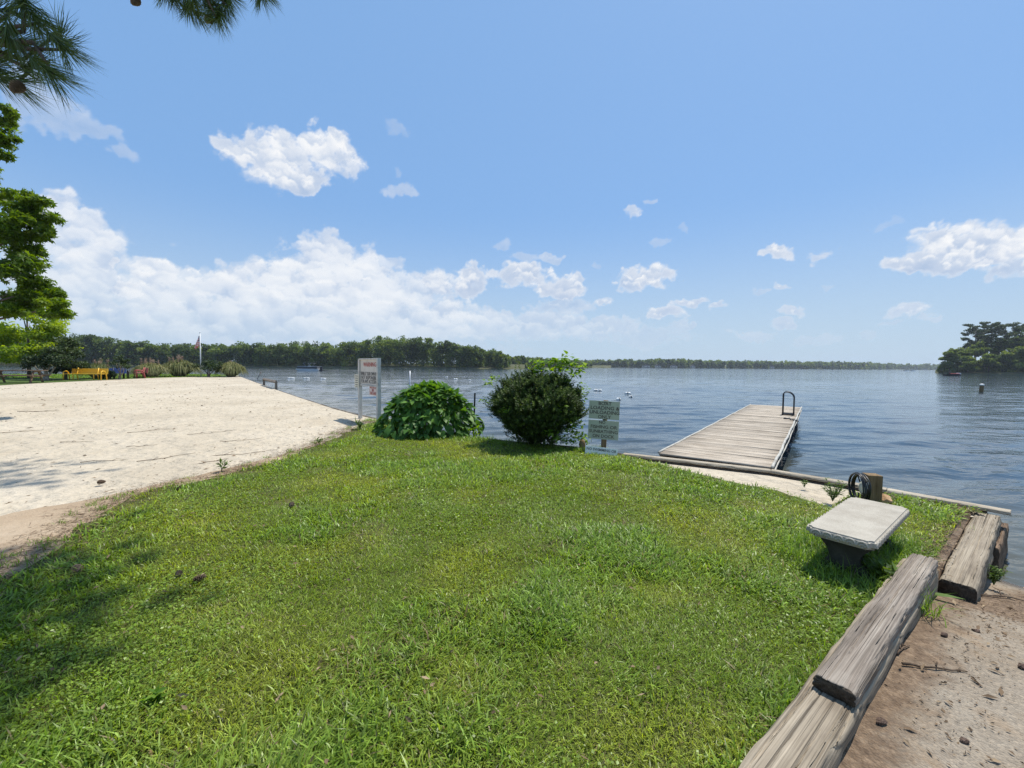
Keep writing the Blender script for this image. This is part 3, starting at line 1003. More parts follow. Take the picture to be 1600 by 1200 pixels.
# ------------------------------------------------------------------ dock
DZ = 0.04
dA, dB = at(1028, 709, DZ), at(1205, 731, DZ)
dC, dD = at(1248, 637, DZ), at(1177, 632, DZ)
dmid0, dmid1 = mid(dA, dB), mid(dC, dD)
dax = (dmid1 - dmid0).normalized()
DL, DW = (dmid1 - dmid0).length + 0.1, 1.74
drot = math.atan2(dax.y, dax.x)
dock = thing('dock', 'long narrow wooden dock of silvered cross boards reaching into the lake', 'dock', (dmid0.x + dax.x * 0.05, dmid0.y + dax.y * 0.05, DZ), drot)


def plank_mesh(name, n, step, width, thick, gap, mat_attr=True, seed=0):
    g = np.random.default_rng(seed)
    V, Q, T = [], [], []
    for i in range(n):
        x0, x1 = i * step + gap / 2, (i + 1) * step - gap / 2
        e0, e1 = g.uniform(-.012, .012, 2)
        dz = g.uniform(-.004, .004)
        tl = g.uniform(-.003, .003)
        b = len(V)
        ny = 5
        r = 0.006
        prof = [(x0, -thick), (x0, -r), (x0 + r, 0), (x1 - r, 0), (x1, -r), (x1, -thick)]
        for j in range(ny):
            y = -width / 2 - e0 + (width + e0 + e1) * j / (ny - 1)
            cup = 0.003 * math.sin(j * 1.3 + i)
            for (x, z) in prof:
                V.append((x, y, z + dz + tl * (j - 2) + cup))
        for j in range(ny - 1):
            for k in range(6):
                l = (k + 1) % 6
                Q.append((b + j * 6 + k, b + j * 6 + l, b + (j + 1) * 6 + l, b + (j + 1) * 6 + k))
        T += [(b, b + k, b + k + 1) for k in range(1, 5)]
        c = b + (ny - 1) * 6
        T += [(c, c + k + 1, c + k) for k in range(1, 5)]
    tint = np.repeat(np.clip(g.normal(0.5, 0.22, n), 0, 1), 5 * 6)
    return fix_normals(np_mesh(name, np.array(V), quads=np.array(Q), tris=np.array(T), attrs={'tint': tint}))


M_DECKT = tint_of('silvered_deck_board_set', wood('deck_grain_across', (0.54, 0.47, 0.38), (0.43, 0.365, 0.285), (0.235, 0.19, 0.14), 0.7, axis=1), 0.72, 1.22)
nb = int(DL / 0.142)
put('deck', plank_mesh('deck', nb, DL / nb, DW, 0.036, 0.007, seed=4), M_DECKT, dock)
for s in (-1, 1):
    MB().box((DL / 2, s * (DW / 2 - 0.03), -0.036 - 0.10), (DL - .04, 0.045, 0.198)).build('side_joist', M_TIMBER_G, dock, 0.006)
mb = MB()
for k in range(8):
    mb.box((0.3 + k * (DL - 0.6) / 7, 0, -0.036 - 0.09), (0.045, DW - 0.16, 0.16))
mb.build('cross_joist', M_ROT, dock)
for k in range(5):
    for s in (-1, 1):
        x = 0.9 + k * (DL - 1.4) / 4
        MB().lathe([(0.075, -2.0), (0.075, -0.05)], 12, Matrix.Translation((x, s * (DW / 2 - 0.15), 0))).build('piling', M_GREYPOST, dock, smooth=True)
# pale edging: taut on the left, a slack pale hose along the right
pts = [(0.02 + (DL - .1) * i / 40, DW / 2 + 0.012, 0.004 + 0.004 * math.sin(i * 1.1)) for i in range(41)]
MB().tube(pts, 0.020, 8).build('edge_bumper', M_EDGE, dock, smooth=True)
pts = [(-0.02 + (DL - .05) * i / 120, -DW / 2 - 0.01 + 0.006 * math.sin(i * 0.3) + 0.003 * math.sin(i * 0.9), 0.002 + 0.006 * math.sin(i * 0.21 + 1)) for i in range(121)]
MB().tube(pts, 0.024, 8).build('edge_bumper', M_EDGE, dock, smooth=True)
pts = [(0.02 + (DL - .1) * i / 90, -DW / 2 - 0.03, -0.09 + 0.022 * math.sin(i * 0.17 + .5) + 0.006 * math.sin(i * 0.6)) for i in range(91)]
MB().tube(pts, 0.014, 6).build('side_rope', M_EDGE, dock, smooth=True)

# boarding rails at the far end
lp = at(1231, 649, DZ)
lad = thing('boarding_rail', 'black double hoop boarding rail standing near the far end of the dock', 'ladder', (lp.x, lp.y, DZ), drot - math.pi / 2)
for dy in (0.0, 0.30):
    pts = [(-0.15, dy, 0.0), (-0.15, dy, 0.40), (-0.15, dy, 0.70)]
    pts += [(-0.15 + 0.10 + 0.20 * math.sin(t) - 0.10, dy, 0.66 + 0.18 * math.cos(t)) for t in [k * math.pi / 16 for k in range(1, 8)]] if False else []
    pts += [(-0.15 + 0.04, dy, 0.755), (-0.05, dy, 0.765)]
    pts += [(-0.05 + 0.20 * math.sin(t), dy, 0.565 + 0.20 * math.cos(t)) for t in [k * math.pi / 16 for k in range(1, 9)]]
    pts += [(0.15, dy, 0.35), (0.15, dy, 0.0)]
    MB().tube(pts, 0.017, 8).build('rail_hoop', M_BLACK, lad, smooth=True)
for dy in (0.0, 0.30):
    MB().box((0, dy, 0.035), (0.34, 0.06, 0.05)).build('foot_bar', M_BLACK, lad, 0.006)
for x in (-0.15, 0.15):
    MB().box((x, 0.15, 0.022), (0.05, 0.24, 0.03)).build('base_plate', M_BLACK, lad, 0.004)
rp = at(1230, 656, DZ)
pts = [(rp.x + 0.10 * math.sin(i * 0.8) * (i / 26) + 0.006 * i, rp.y - 0.5 + 0.032 * i + 0.05 * math.cos(i * 1.1), DZ + 0.02 + 0.008 * math.sin(i * 2.0)) for i in range(27)]
tag(MB().tube(pts, 0.017, 6).build('mooring_rope', M_RUBBER, smooth=True), 'short dark mooring rope lying on the dock at the foot of the black rail', 'rope')

# ------------------------------------------------------------------ concrete bench
bz = 0.36
bA, bB, bC, bD = at(1262, 822, bz), at(1363.5, 848, bz), at(1418, 792, bz), at(1332, 776.5, bz)
bc = (bA + bB + bC + bD) / 4
bl = (mid(bC, bD) - mid(bA, bB))
BLEN, BWID = bl.length, 0.42
bench = thing('concrete_bench', 'low cast concrete garden bench with scalloped edge on the lawn', 'bench', (bc.x, bc.y, 0), math.atan2(bl.y, bl.x))


def slab():
    bm = bmesh.new()
    bmesh.ops.create_cube(bm, size=1, matrix=Matrix.Translation((0, 0, bz - 0.036)) @ Matrix.Diagonal((BLEN, BWID, 0.072, 1)))
    vert = [e for e in bm.edges if abs(e.verts[0].co.z - e.verts[1].co.z) > 0.01]
    bmesh.ops.bevel(bm, geom=vert, offset=0.028, segments=5, affect='EDGES')
    bm.edges.ensure_lookup_table()
    top = [e for e in bm.edges if all(v.co.z > bz - 0.001 for v in e.verts) and len(e.link_faces) == 2 and e.calc_face_angle(0) > 0.5]
    bmesh.ops.bevel(bm, geom=top, offset=0.012, segments=3, affect='EDGES')
    bot = [e for e in bm.edges if all(v.co.z < bz - 0.071 for v in e.verts) and len(e.link_faces) == 2 and e.calc_face_angle(0) > 0.5]
    bmesh.ops.bevel(bm, geom=bot, offset=0.026, segments=4, affect='EDGES')
    me = bpy.data.meshes.new('seat')
    bm.to_mesh(me)
    bm.free()
    return me


put('seat', slab(), M_CONC, bench)
mb = MB()


def scallops(n, length, fn):
    for k in range(n):
        c = (k + 0.5) / n * length - length / 2
        w = length / n * 0.46
        for s, rr in ((1.0, 0.0085), (0.55, 0.007)):
            mb.tube([fn(c + w * s * math.cos(t), -0.050 + 0.036 * s * math.sin(t)) for t in [math.pi * j / 9 for j in range(10)]], rr, 6)
        mb.tube([fn(c, -0.048), fn(c, -0.058)], 0.007, 6)


for n, ln, fn in ((5, BWID - 0.07, lambda a, z: (-BLEN / 2 - 0.001, a, bz + z)), (5, BWID - 0.07, lambda a, z: (BLEN / 2 + 0.001, a, bz + z)),
                  (15, BLEN - 0.08, lambda a, z: (a, -BWID / 2 - 0.001, bz + z)), (15, BLEN - 0.08, lambda a, z: (a, BWID / 2 + 0.001, bz + z))):
    mb = MB()
    scallops(n, ln, fn)
    mb.build('carved_edge', M_CONC, bench, smooth=True)
M_CONCD = speckled('shaded_cast_concrete', [(0.3, (0.026, 0.026, 0.019)), (0.55, (0.050, 0.047, 0.036)), (0.8, (0.095, 0.086, 0.068))], 6.0, 0.004, 120.0, 0.95)  # leg concrete with the shade under the seat painted into its colour
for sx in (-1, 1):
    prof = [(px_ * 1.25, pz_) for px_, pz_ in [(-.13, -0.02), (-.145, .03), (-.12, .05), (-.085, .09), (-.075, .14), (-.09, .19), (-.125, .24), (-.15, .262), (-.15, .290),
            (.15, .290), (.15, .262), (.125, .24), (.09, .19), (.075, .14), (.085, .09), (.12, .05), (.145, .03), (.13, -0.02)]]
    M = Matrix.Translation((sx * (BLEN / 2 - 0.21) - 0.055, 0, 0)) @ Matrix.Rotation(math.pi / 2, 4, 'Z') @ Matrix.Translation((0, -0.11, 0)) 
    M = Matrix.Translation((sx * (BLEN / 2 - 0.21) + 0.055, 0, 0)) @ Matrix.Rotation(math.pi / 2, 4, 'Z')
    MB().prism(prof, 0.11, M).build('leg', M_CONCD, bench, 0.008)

# ------------------------------------------------------------------ post with coil, rock
pp = at(1361, 785, 0.0)
pr = math.radians(166)
post = tag(MB().box((0, 0, 0.07), (0.145, 0.145, 0.54)).build('wooden_post', M_POST, None, 0.008), 'short square brown post by the seawall carrying a black coil', 'post')
post.location = (pp.x, pp.y, 0)
post.rotation_euler = (0, 0, pr)
coil = thing('hose_coil', 'black coil of hose with a pale round centre hung on the brown post', 'hose', (pp.x + math.cos(pr) * 0.085, pp.y + math.sin(pr) * 0.085, 0.165), pr)
mb = MB()
for k in range(5):
    R0 = 0.175 - 0.008 * (k % 3)
    mb.tube([(0.012 + 0.016 * k, R0 * math.cos(t) * 0.98 + .006 * math.sin(3 * t + k), R0 * math.sin(t) + .006 * math.cos(2 * t + k)) for t in [2 * math.pi * j / 30 for j in range(30)]], 0.009, 6, closed=True)
mb.build('loop', M_RUBBER, coil, smooth=True)
M = Matrix.Rotation(math.pi / 2, 4, 'Y')
MB().lathe([(0.030, -0.0), (0.075, 0.0), (0.078, 0.012), (0.05, 0.02), (0.02, 0.022)], 20, M).build('hub_disc', paint('pale_plastic_disc', (0.52, 0.54, 0.47), 0.4), coil, smooth=True)
mb = MB()
for k in range(5):
    t = k * 2 * math.pi / 5 + 0.5
    MB().tube([(0.03, 0.07 * math.cos(t), 0.07 * math.sin(t)), (0.035, 0.172 * math.cos(t + .25), 0.172 * math.sin(t + .25))], 0.008, 6).build('spoke', M_RUBBER, coil, smooth=True)
mb = MB()
mb.tube([(0.05, -0.05, -0.15), (0.07, 0.0, -0.165), (0.06, 0.09, -0.135), (0.05, 0.15, -0.16)], 0.022, 8)
mb.build('hose_end', M_RUBBER, coil, smooth=True)
MB().box((-0.004, 0.07, 0.07), (0.006, 0.05, 0.11)).build('white_tag', M_WHITE, coil)


def rock(name, loc, size, mat, label, seed, group=None):
    bm = bmesh.new()
    bmesh.ops.create_icosphere(bm, subdivisions=4, radius=1.0)
    g = np.random.default_rng(seed)
    pl = [(Vector(g.normal(size=3)).normalized(), g.uniform(0.62, 0.9)) for _ in range(14)]
    for v in bm.verts:
        for n, d in pl:
            e = v.co.dot(n) - d
            if e > 0:
                v.co -= n * e
        k = float(gnoise(np.array([v.co.x * 2.5 + seed]), np.array([v.co.y * 2.5 + v.co.z]), seed)[0])
        v.co *= 1 + 0.06 * k
        v.co = Vector((v.co.x * size[0], v.co.y * size[1], v.co.z * size[2]))
    me = bpy.data.meshes.new(name)
    bm.to_mesh(me)
    bm.free()
    o = put(name, me, mat)
    o.location = loc
    return tag(o, label, 'rock', group)


M_ROCK = speckled('orange_tan_stone', [(0.3, (0.30, 0.17, 0.085)), (0.55, (0.46, 0.29, 0.155)), (0.8, (0.55, 0.40, 0.26))], 9.0, 0.01, 60.0)
rp = gp(1379, 786)
rock('rock', (rp.x, rp.y, 0.045), (0.085, 0.10, 0.085), M_ROCK, 'orange tan rock beside the brown post at the seawall', 6)

# ------------------------------------------------------------------ lettering
def text_part(name, body, size, mat, parent, loc, align='CENTER', width=None, thick=0.0015, bold=0.0, rot=(math.pi / 2, 0, 0)):
    cu = bpy.data.curves.new(name, 'FONT')
    cu.body = body
    cu.size = size
    cu.align_x = align
    cu.align_y = 'CENTER'
    cu.extrude = thick
    cu.offset = bold
    cu.resolution_u = 3
    tmp = bpy.data.objects.new('lettering_curve', cu)
    COL.objects.link(tmp)
    bpy.context.view_layer.update()
    me = bpy.data.meshes.new_from_object(tmp.evaluated_get(bpy.context.evaluated_depsgraph_get()))
    bpy.data.objects.remove(tmp)
    bpy.data.curves.remove(cu)
    if width:
        xs = np.zeros(len(me.vertices) * 3, np.float32)
        me.vertices.foreach_get('co', xs)
        xs = xs.reshape(-1, 3)
        cur = xs[:, 0].max() - xs[:, 0].min()
        xs[:, 0] *= width / cur
        me.vertices.foreach_set('co', xs.ravel())
    me.name = name
    o = put(name, me, mat, parent)
    o.location = loc
    o.rotation_euler = rot
    return o


# boat loading sign
sp = gp(941, 704)
sgn = thing('dock_sign', 'grey green two panel sign about boat loading on a short post at the seawall', 'sign', (sp.x, sp.y, 0), math.radians(-16), rot=(0, math.radians(1.6), math.radians(-16)))
sx = FPX / sp.y
ztop = height_at(sp, 626.5)
zmid = height_at(sp, 656)
zbot = height_at(sp, 686.5)
MB().box((0.02, 0.055, (zbot + 0.25) / 2 - 0.1), (0.095, 0.095, zbot + 0.45)).build('post', M_POST, sgn, 0.006)
MB().box((0.02, 0.055, (ztop + zbot) / 2 + 0.16), (0.085, 0.06, ztop - zbot - 0.3)).build('backing_board', M_POST, sgn, 0.004)
PW = 0.565
for z0, z1 in ((zmid + 0.012, ztop), (zbot, zmid - 0.012)):
    MB().box((0, 0, (z0 + z1) / 2), (PW, 0.008, z1 - z0)).build('panel', M_PANEL, sgn, 0.002)
h1 = ztop - zmid
for k, (s, w) in enumerate((('BOAT', .24), ('LOADING &', .53), ('UNLOADING', .55), ('ONLY', .24))):
    text_part('lettering', s, 0.092, M_INKB, sgn, (0.01, -0.006, ztop - h1 * (0.145 + 0.235 * k)), width=w, bold=0.0015)
for k, (s, w) in enumerate((('NO', .115), ('FISHING OR', .49), ('SUNBATHING', .53), ('ON DOCK', .40))):
    text_part('lettering', s, 0.086, M_INKB, sgn, (0.005 - (0.03 if k == 0 else 0), -0.006, zmid - h1 * (0.14 + 0.245 * k)), width=w, bold=0.0012)
for z in (zmid + 0.01, ztop - 0.02):
    MB().lathe([(0.012, 0), (0.010, 0.008)], 8, Matrix.Translation((0.02, -0.004, z)) @ Matrix.Rotation(math.pi / 2, 4, 'X')).build('screw', M_BLACK, sgn)
lp = gp(939, 711)
ns = thing('warning_sign', 'low white sign reading no swimming leaning in the grass under the grey green sign', 'sign', (lp.x, lp.y, 0.03), rot=(math.radians(-9), math.radians(3.0), math.radians(-20)))
MB().box((0, 0, 0.03), (0.575, 0.006, 0.16)).build('panel', M_WHITE, ns, 0.002)
text_part('lettering', 'NO SWIMMING OR', 0.066, M_INKG, ns, (0, -0.005, 0.058), width=0.53, bold=0.001)
stp = gp(910, 701)
tag(MB().lathe([(0.055, -0.15), (0.06, 0.02), (0.062, 0.10), (0.05, 0.155), (0.03, 0.18), (0.008, 0.19)], 14).build('wooden_stake', M_POST, None, smooth=True, loc=(stp.x, stp.y, 0), rot=(0.05, -0.06, 0)), 'stubby rounded brown stake standing left of the grey green sign', 'stake')

# big white warning board
wL, wR = gp(563, 652.5), gp(592, 660.5)
wd = (wR - wL)
WLEN = Vector((wd.x, wd.y)).length
wsn = thing('notice_board', 'weathered white notice board on two posts at the edge of the sand', 'sign', (wL.x, wL.y, 0), math.atan2(wd.y, wd.x))
zl, zr = height_at(wL, 560.5), height_at(wR, 559.5)
MB().box((0, 0, zl / 2 - 0.15), (0.092, 0.092, zl + 0.3)).build('post', M_WHITEPOST, wsn, 0.004)
MB().box((WLEN, 0, zr / 2 - 0.15), (0.098, 0.098, zr + 0.3)).build('post', M_WHITEPOST, wsn, 0.004)
zb = (height_at(wL, 600.5) + height_at(wR, 602.5)) / 2
zt = min(zl, zr) - 0.03
MB().box((WLEN / 2, 0.012, (zb + zt) / 2), (WLEN - 0.10, 0.022, zt - zb)).build('board', M_BOARD, wsn, 0.002)
MB().box((WLEN / 2, -0.005, zt + 0.018), (WLEN - 0.102, 0.085, 0.036)).build('top_rail', M_WHITEPOST, wsn, 0.003)
MB().box((WLEN / 2, -0.002, zb - 0.02), (WLEN - 0.102, 0.06, 0.036)).build('bottom_rail', M_WHITEPOST, wsn, 0.003)
bh = zt - zb
text_part('lettering', 'WARNING', 0.17, M_INKR, wsn, (WLEN / 2 + .06, -0.003, zt - bh * 0.20), width=0.92, bold=0.003)
for k, s in enumerate(('SWIM AT YOUR OWN RISK', 'NOT RESPONSIBLE', 'FOR ANY ACCIDENT')):
    text_part('lettering', s, 0.145, M_INKG, wsn, (WLEN / 2 + .02, -0.003, zt - bh * (0.565 + 0.155 * k)), width=(1.24, 1.16, 1.18)[k], bold=0.001)
zs0, zs1 = height_at(wR, 619), height_at(wR, 603)
MB().box((WLEN - 0.33, -0.022, (zs0 + zs1) / 2), (0.52, 0.006, zs1 - zs0)).build('red_notice', paint('pale_pink_notice', (0.66, 0.52, 0.47), 0.6), wsn, 0.001)
for k, s in enumerate(('NO PETS', 'IN', 'THE LAKE')):
    text_part('lettering', s, 0.105, M_INKR, wsn, (WLEN - 0.33, -0.028, zs1 - (zs1 - zs0) * (0.2 + 0.3 * k)), width=(0.42, 0.12, 0.44)[k], bold=0.002)
zs0, zs1 = height_at(wL, 606), height_at(wL, 585)
MB().box((-0.12, -0.055, (zs0 + zs1) / 2), (0.34, 0.006, zs1 - zs0)).build('rules_notice', paint('cream_notice', (0.66, 0.63, 0.50), 0.6), wsn, 0.001)
mb = MB()
for k in range(6):
    mb.box((-0.12, -0.0595, zs1 - 0.05 - k * 0.065), (0.24 - 0.03 * (k % 3), 0.002, 0.022))
mb.build('printed_lines', M_INKG, wsn)

# thin poles on the shore
q = Vector((-2.78, 11.35, 0))
q = at(640.5, 640, LAKE)
tag(MB().lathe([(0.032, -0.9), (0.032, height_at(q, 579.5))], 10).build('metal_pole', M_STEEL, None, smooth=True, loc=(q.x, q.y, 0)), 'plain grey metal pole standing in the water behind the leafy mound', 'pole')
q = gp(740, 676)
tag(MB().box((0, 0, height_at(q, 614) / 2 - 0.25), (0.035, 0.02, height_at(q, 614) + 0.5)).build('steel_stake', M_BLACK, None, 0.003, loc=(q.x, q.y, 0), rot=(0, 0.03, 0.4)), 'thin dark stake between the leafy mound and the dark bush', 'stake')

# ------------------------------------------------------------------ leaves and plants
def unit(v):
    return v / np.maximum(np.linalg.norm(v, axis=-1, keepdims=True), 1e-9)


def rand_dirs(n, g):
    return unit(g.normal(size=(n, 3)))


def leaf_arrays(P, D, N, L, Wd, tint, fold=0.2, shape='diamond', droop=0.0):
    """Leaves growing from points P along D, upper side N. Returns verts, tris, tint."""
    n = len(P)
    L = np.broadcast_to(np.asarray(L, float), (n,))[:, None]
    Wd = np.broadcast_to(np.asarray(Wd, float), (n,))[:, None]
    D = unit(D)
    S = unit(np.cross(D, N))
    N = np.cross(S, D)
    if shape == 'diamond':
        vs = [P, P + D * L * .45 + S * Wd * .5 + N * fold * Wd, P + D * L - N * droop * L, P + D * L * .45 - S * Wd * .5 + N * fold * Wd]
        fs = [(0, 1, 2), (0, 2, 3)]
    elif shape == 'heart':
        f = fold
        vs = [P, P - D * L * .14 + S * Wd * .26, P + D * L * .10 + S * Wd * .5 + N * f * Wd, P + D * L * .45 + S * Wd * .40 + N * f * Wd * .8, P + D * L - N * droop * L,
              P + D * L * .45 - S * Wd * .40 + N * f * Wd * .8, P + D * L * .10 - S * Wd * .5 + N * f * Wd, P - D * L * .14 - S * Wd * .26, P + D * L * .5 + N * 0.02 * L]
        fs = [(0, 1, 2), (0, 2, 8), (8, 2, 3), (8, 3, 4), (8, 4, 5), (8, 5, 6), (0, 8, 6), (0, 6, 7)]
    elif shape == 'star':          # five pointed leaf
        vs = [P]
        for k in range(5):
            a = (k - 2) * 0.95
            vs.append(P + (D * math.cos(a) + S * math.sin(a)) * L * (1.0 if k == 2 else .85) - N * droop * L * abs(k - 2))
            if k < 4:
                a2 = (k - 1.5) * 0.95
                vs.append(P + (D * math.cos(a2) + S * math.sin(a2)) * L * .42 + N * fold * L)
        fs = [(0, i, i + 1) for i in range(1, 9)]
    else:                          # needle / strap: tapered strip in two pieces
        vs = [P + S * Wd * .5, P - S * Wd * .5, P + D * L * .55 + S * Wd * .4 + N * fold * L, P + D * L * .55 - S * Wd * .4 + N * fold * L, P + D * L - N * droop * L]
        fs = [(0, 1, 3), (0, 3, 2), (2, 3, 4)]
    k = len(vs)
    V = np.stack(vs, 1).reshape(-1, 3)
    T = (np.arange(n)[:, None, None] * k + np.array(fs)[None]).reshape(-1, 3)
    return V, T, np.repeat(np.broadcast_to(tint, (n,)), k)


def merge(parts):
    V, T, C, b = [], [], [], 0
    for v, t, c in parts:
        V.append(v)
        T.append(t + b)
        C.append(c)
        b += len(v)
    return np.concatenate(V), np.concatenate(T), np.concatenate(C)


def leaf_mat(name, stops, trans=0.35, rough=0.5, spec=0.35, tcol=1.5):
    m, t = material(name)
    at_ = t.n('ShaderNodeAttribute', None, attribute_name='tint').outputs['Fac']
    col = t.ramp(at_, stops)
    p = t.n('ShaderNodeBsdfPrincipled', {'Base Color': col, 'Roughness': rough, 'Specular IOR Level': spec})
    tc_ = t.n('ShaderNodeHueSaturation', {'Hue': 0.485, 'Saturation': 1.15, 'Value': tcol, 'Color': col}).outputs[0]
    tr = t.n('ShaderNodeBsdfTranslucent', {'Color': tc_})
    mx = t.n('ShaderNodeMixShader', {0: trans, 1: p.outputs[0], 2: tr.outputs[0]})
    t.n('ShaderNodeOutputMaterial', {'Surface': mx.outputs[0]})
    return m


def leaf_obj(name, arrs, mat, parent=None):
    v, t, c = merge(arrs) if isinstance(arrs, list) else arrs
    return put(name, np_mesh(name, v, tris=t, attrs={'tint': np.clip(c, 0, 1)}), mat, parent)


M_BARK = wood('grey_brown_bark', (0.24, 0.20, 0.16), (0.15, 0.12, 0.095), (0.06, 0.048, 0.04), 1.4, axis=2, bump=0.02)
M_BARKP = wood('pine_bark', (0.28, 0.19, 0.14), (0.17, 0.115, 0.085), (0.06, 0.042, 0.035), 1.2, axis=2, bump=0.03)
M_BARKL = wood('pale_smooth_bark', (0.40, 0.34, 0.27), (0.30, 0.25, 0.195), (0.16, 0.13, 0.10), 1.0, axis=2)
LM_KUDZU = leaf_mat('broad_vine_leaf', [(0.0, (0.034, 0.090, 0.015)), (0.5, (0.085, 0.195, 0.032)), (0.8, (0.15, 0.28, 0.042)), (1.0, (0.19, 0.30, 0.04))], 0.34, 0.5, 0.25)
LM_HOLLY = leaf_mat('small_dark_leaf', [(0.0, (0.016, 0.034, 0.008)), (0.6, (0.046, 0.080, 0.016)), (1.0, (0.11, 0.16, 0.028))], 0.26, 0.55, 0.15)
LM_LIME = leaf_mat('fresh_lime_leaf', [(0.0, (0.075, 0.16, 0.020)), (0.6, (0.14, 0.26, 0.028)), (1.0, (0.24, 0.36, 0.05))], 0.48, 0.5, 0.3)
LM_GUM = leaf_mat('gum_leaf', [(0.0, (0.042, 0.082, 0.010)), (0.55, (0.095, 0.17, 0.017)), (1.0, (0.19, 0.275, 0.03))], 0.50, 0.5, 0.35)
LM_MAPLE = leaf_mat('light_maple_leaf', [(0.0, (0.13, 0.21, 0.016)), (0.55, (0.24, 0.34, 0.028)), (1.0, (0.34, 0.42, 0.045))], 0.55, 0.5, 0.3)
LM_MYRT = leaf_mat('myrtle_leaf', [(0.0, (0.018, 0.034, 0.011)), (0.55, (0.042, 0.072, 0.020)), (1.0, (0.085, 0.12, 0.032))], 0.28, 0.5, 0.35)
LM_FOREST = leaf_mat('forest_leaf', [(0.0, (0.042, 0.072, 0.017)), (0.45, (0.105, 0.160, 0.034)), (0.8, (0.19, 0.25, 0.05)), (1.0, (0.26, 0.31, 0.06))], 0.45, 0.55, 0.25)
LM_PINEFAR = leaf_mat('pine_foliage', [(0.0, (0.018, 0.036, 0.014)), (0.6, (0.046, 0.076, 0.022)), (1.0, (0.09, 0.125, 0.034))], 0.3, 0.55, 0.25)
LM_NEEDLE = leaf_mat('pine_needle', [(0.0, (0.030, 0.055, 0.012)), (0.6, (0.075, 0.115, 0.020)), (1.0, (0.15, 0.19, 0.032))], 0.28, 0.4, 0.45)
LM_PAMPAS = leaf_mat('pampas_blade', [(0.0, (0.06, 0.085, 0.025)), (0.55, (0.15, 0.165, 0.060)), (1.0, (0.30, 0.27, 0.13))], 0.3, 0.6, 0.25)
LM_PLUME = leaf_mat('pampas_plume', [(0.0, (0.30, 0.21, 0.14)), (1.0, (0.50, 0.40, 0.31))], 0.35, 0.8, 0.1, 1.1)
LM_WEED = leaf_mat('weed_leaf', [(0.0, (0.045, 0.090, 0.018)), (1.0, (0.13, 0.21, 0.035))], 0.35, 0.5, 0.3)

# ---- the leafy mound
def leafy_mound():
    g = np.random.default_rng(21)
    c = gp(668, 676)
    root = thing('vine_mound', 'rounded mound of broad pointed vine leaves beside the notice board', 'shrub', (c.x, c.y, 0))
    ztop = height_at(c, 604)
    RX, RY = 1.02, 0.78
    arrs = []
    n = 2500
    u = g.uniform(0, 2 * np.pi, n)
    h = g.uniform(0, 1, n) ** 0.85
    shell = np.where(g.random(n) < 0.6, 1.0, g.uniform(0.72, 1.0, n))
    # flared skirt, rounded head a little right of the middle
    rad = np.sqrt(np.clip(1 - h ** 2.2, 0, 1)) * (1 + 0.22 * (1 - h) ** 3)
    bump = 1 + 0.16 * gnoise(u * 1.6, h * 3.0, 5) + 0.10 * gnoise(u * 4, h * 6, 6)
    x = rad * RX * np.cos(u) * shell * bump + 0.10 * h
    y = rad * RY * np.sin(u) * shell * bump
    z = h * ztop * shell * (1 + 0.04 * gnoise(x * 4, y * 4, 9)) + 0.03
    P = np.stack([x, y, z], 1)
    out = unit(np.stack([np.cos(u) * rad / RX + 1e-3, np.sin(u) * rad / RY, (0.25 + h) / ztop], 1))
    down = np.array([0, 0, -1.0])
    D = unit(down - out * (out @ down)[:, None] + 0.45 * out + g.normal(0, 0.48, (n, 3)))
    N = unit(out + np.array([0, 0, 0.75]) + g.normal(0, 0.42, (n, 3)))
    size = g.lognormal(math.log(.125), .32, n).clip(.06, .24)
    tint = np.clip(0.42 + g.normal(0, 0.2, n) + 0.16 * (h - 0.4), 0, 0.92)
    arrs.append(leaf_arrays(P, D, N, size, size * g.uniform(0.62, 0.8, n), tint, 0.10, 'heart', 0.12))
    leaf_obj('foliage', arrs, LM_KUDZU, root)
    # lighter small vine over the crown and along the foot at the right
    m = 900
    a = g.uniform(0, 2 * np.pi, m)
    r = np.sqrt(g.random(m))
    P = np.stack([0.16 + 0.30 * r * np.cos(a), -0.1 + 0.30 * r * np.sin(a), ztop * (1.02 - 0.22 * r ** 2) + g.uniform(-.04, .05, m)], 1)
    k = g.random(m) < 0.25
    P[k] = np.stack([g.uniform(0.5, 1.25, k.sum()), g.uniform(-0.62, -0.25, k.sum()), g.uniform(0.02, 0.22, k.sum())], 1)
    D = unit(g.normal(0, 1, (m, 3)) + np.array([0, -.2, -.1]))
    N = unit(np.array([0, 0, 1.0]) + g.normal(0, 0.4, (m, 3)))
    s = g.uniform(0.035, 0.075, m)
    leaf_obj('light_vine', [leaf_arrays(P, D, N, s, s * .7, g.uniform(0.1, 0.9, m), 0.1, 'heart', 0.1)], LM_LIME, root)
    mb = MB()
    for i in range(12):
        t = g.uniform(0, 2 * np.pi)
        mb.tube([(0.05 * math.cos(t), 0.05 * math.sin(t), -0.05), (0.35 * math.cos(t), 0.3 * math.sin(t), 0.45), (0.6 * math.cos(t), 0.45 * math.sin(t), 0.72)], [0.02, 0.014, 0.006], 6)
    mb.build('stem', M_BARK, root, smooth=True)


leafy_mound()


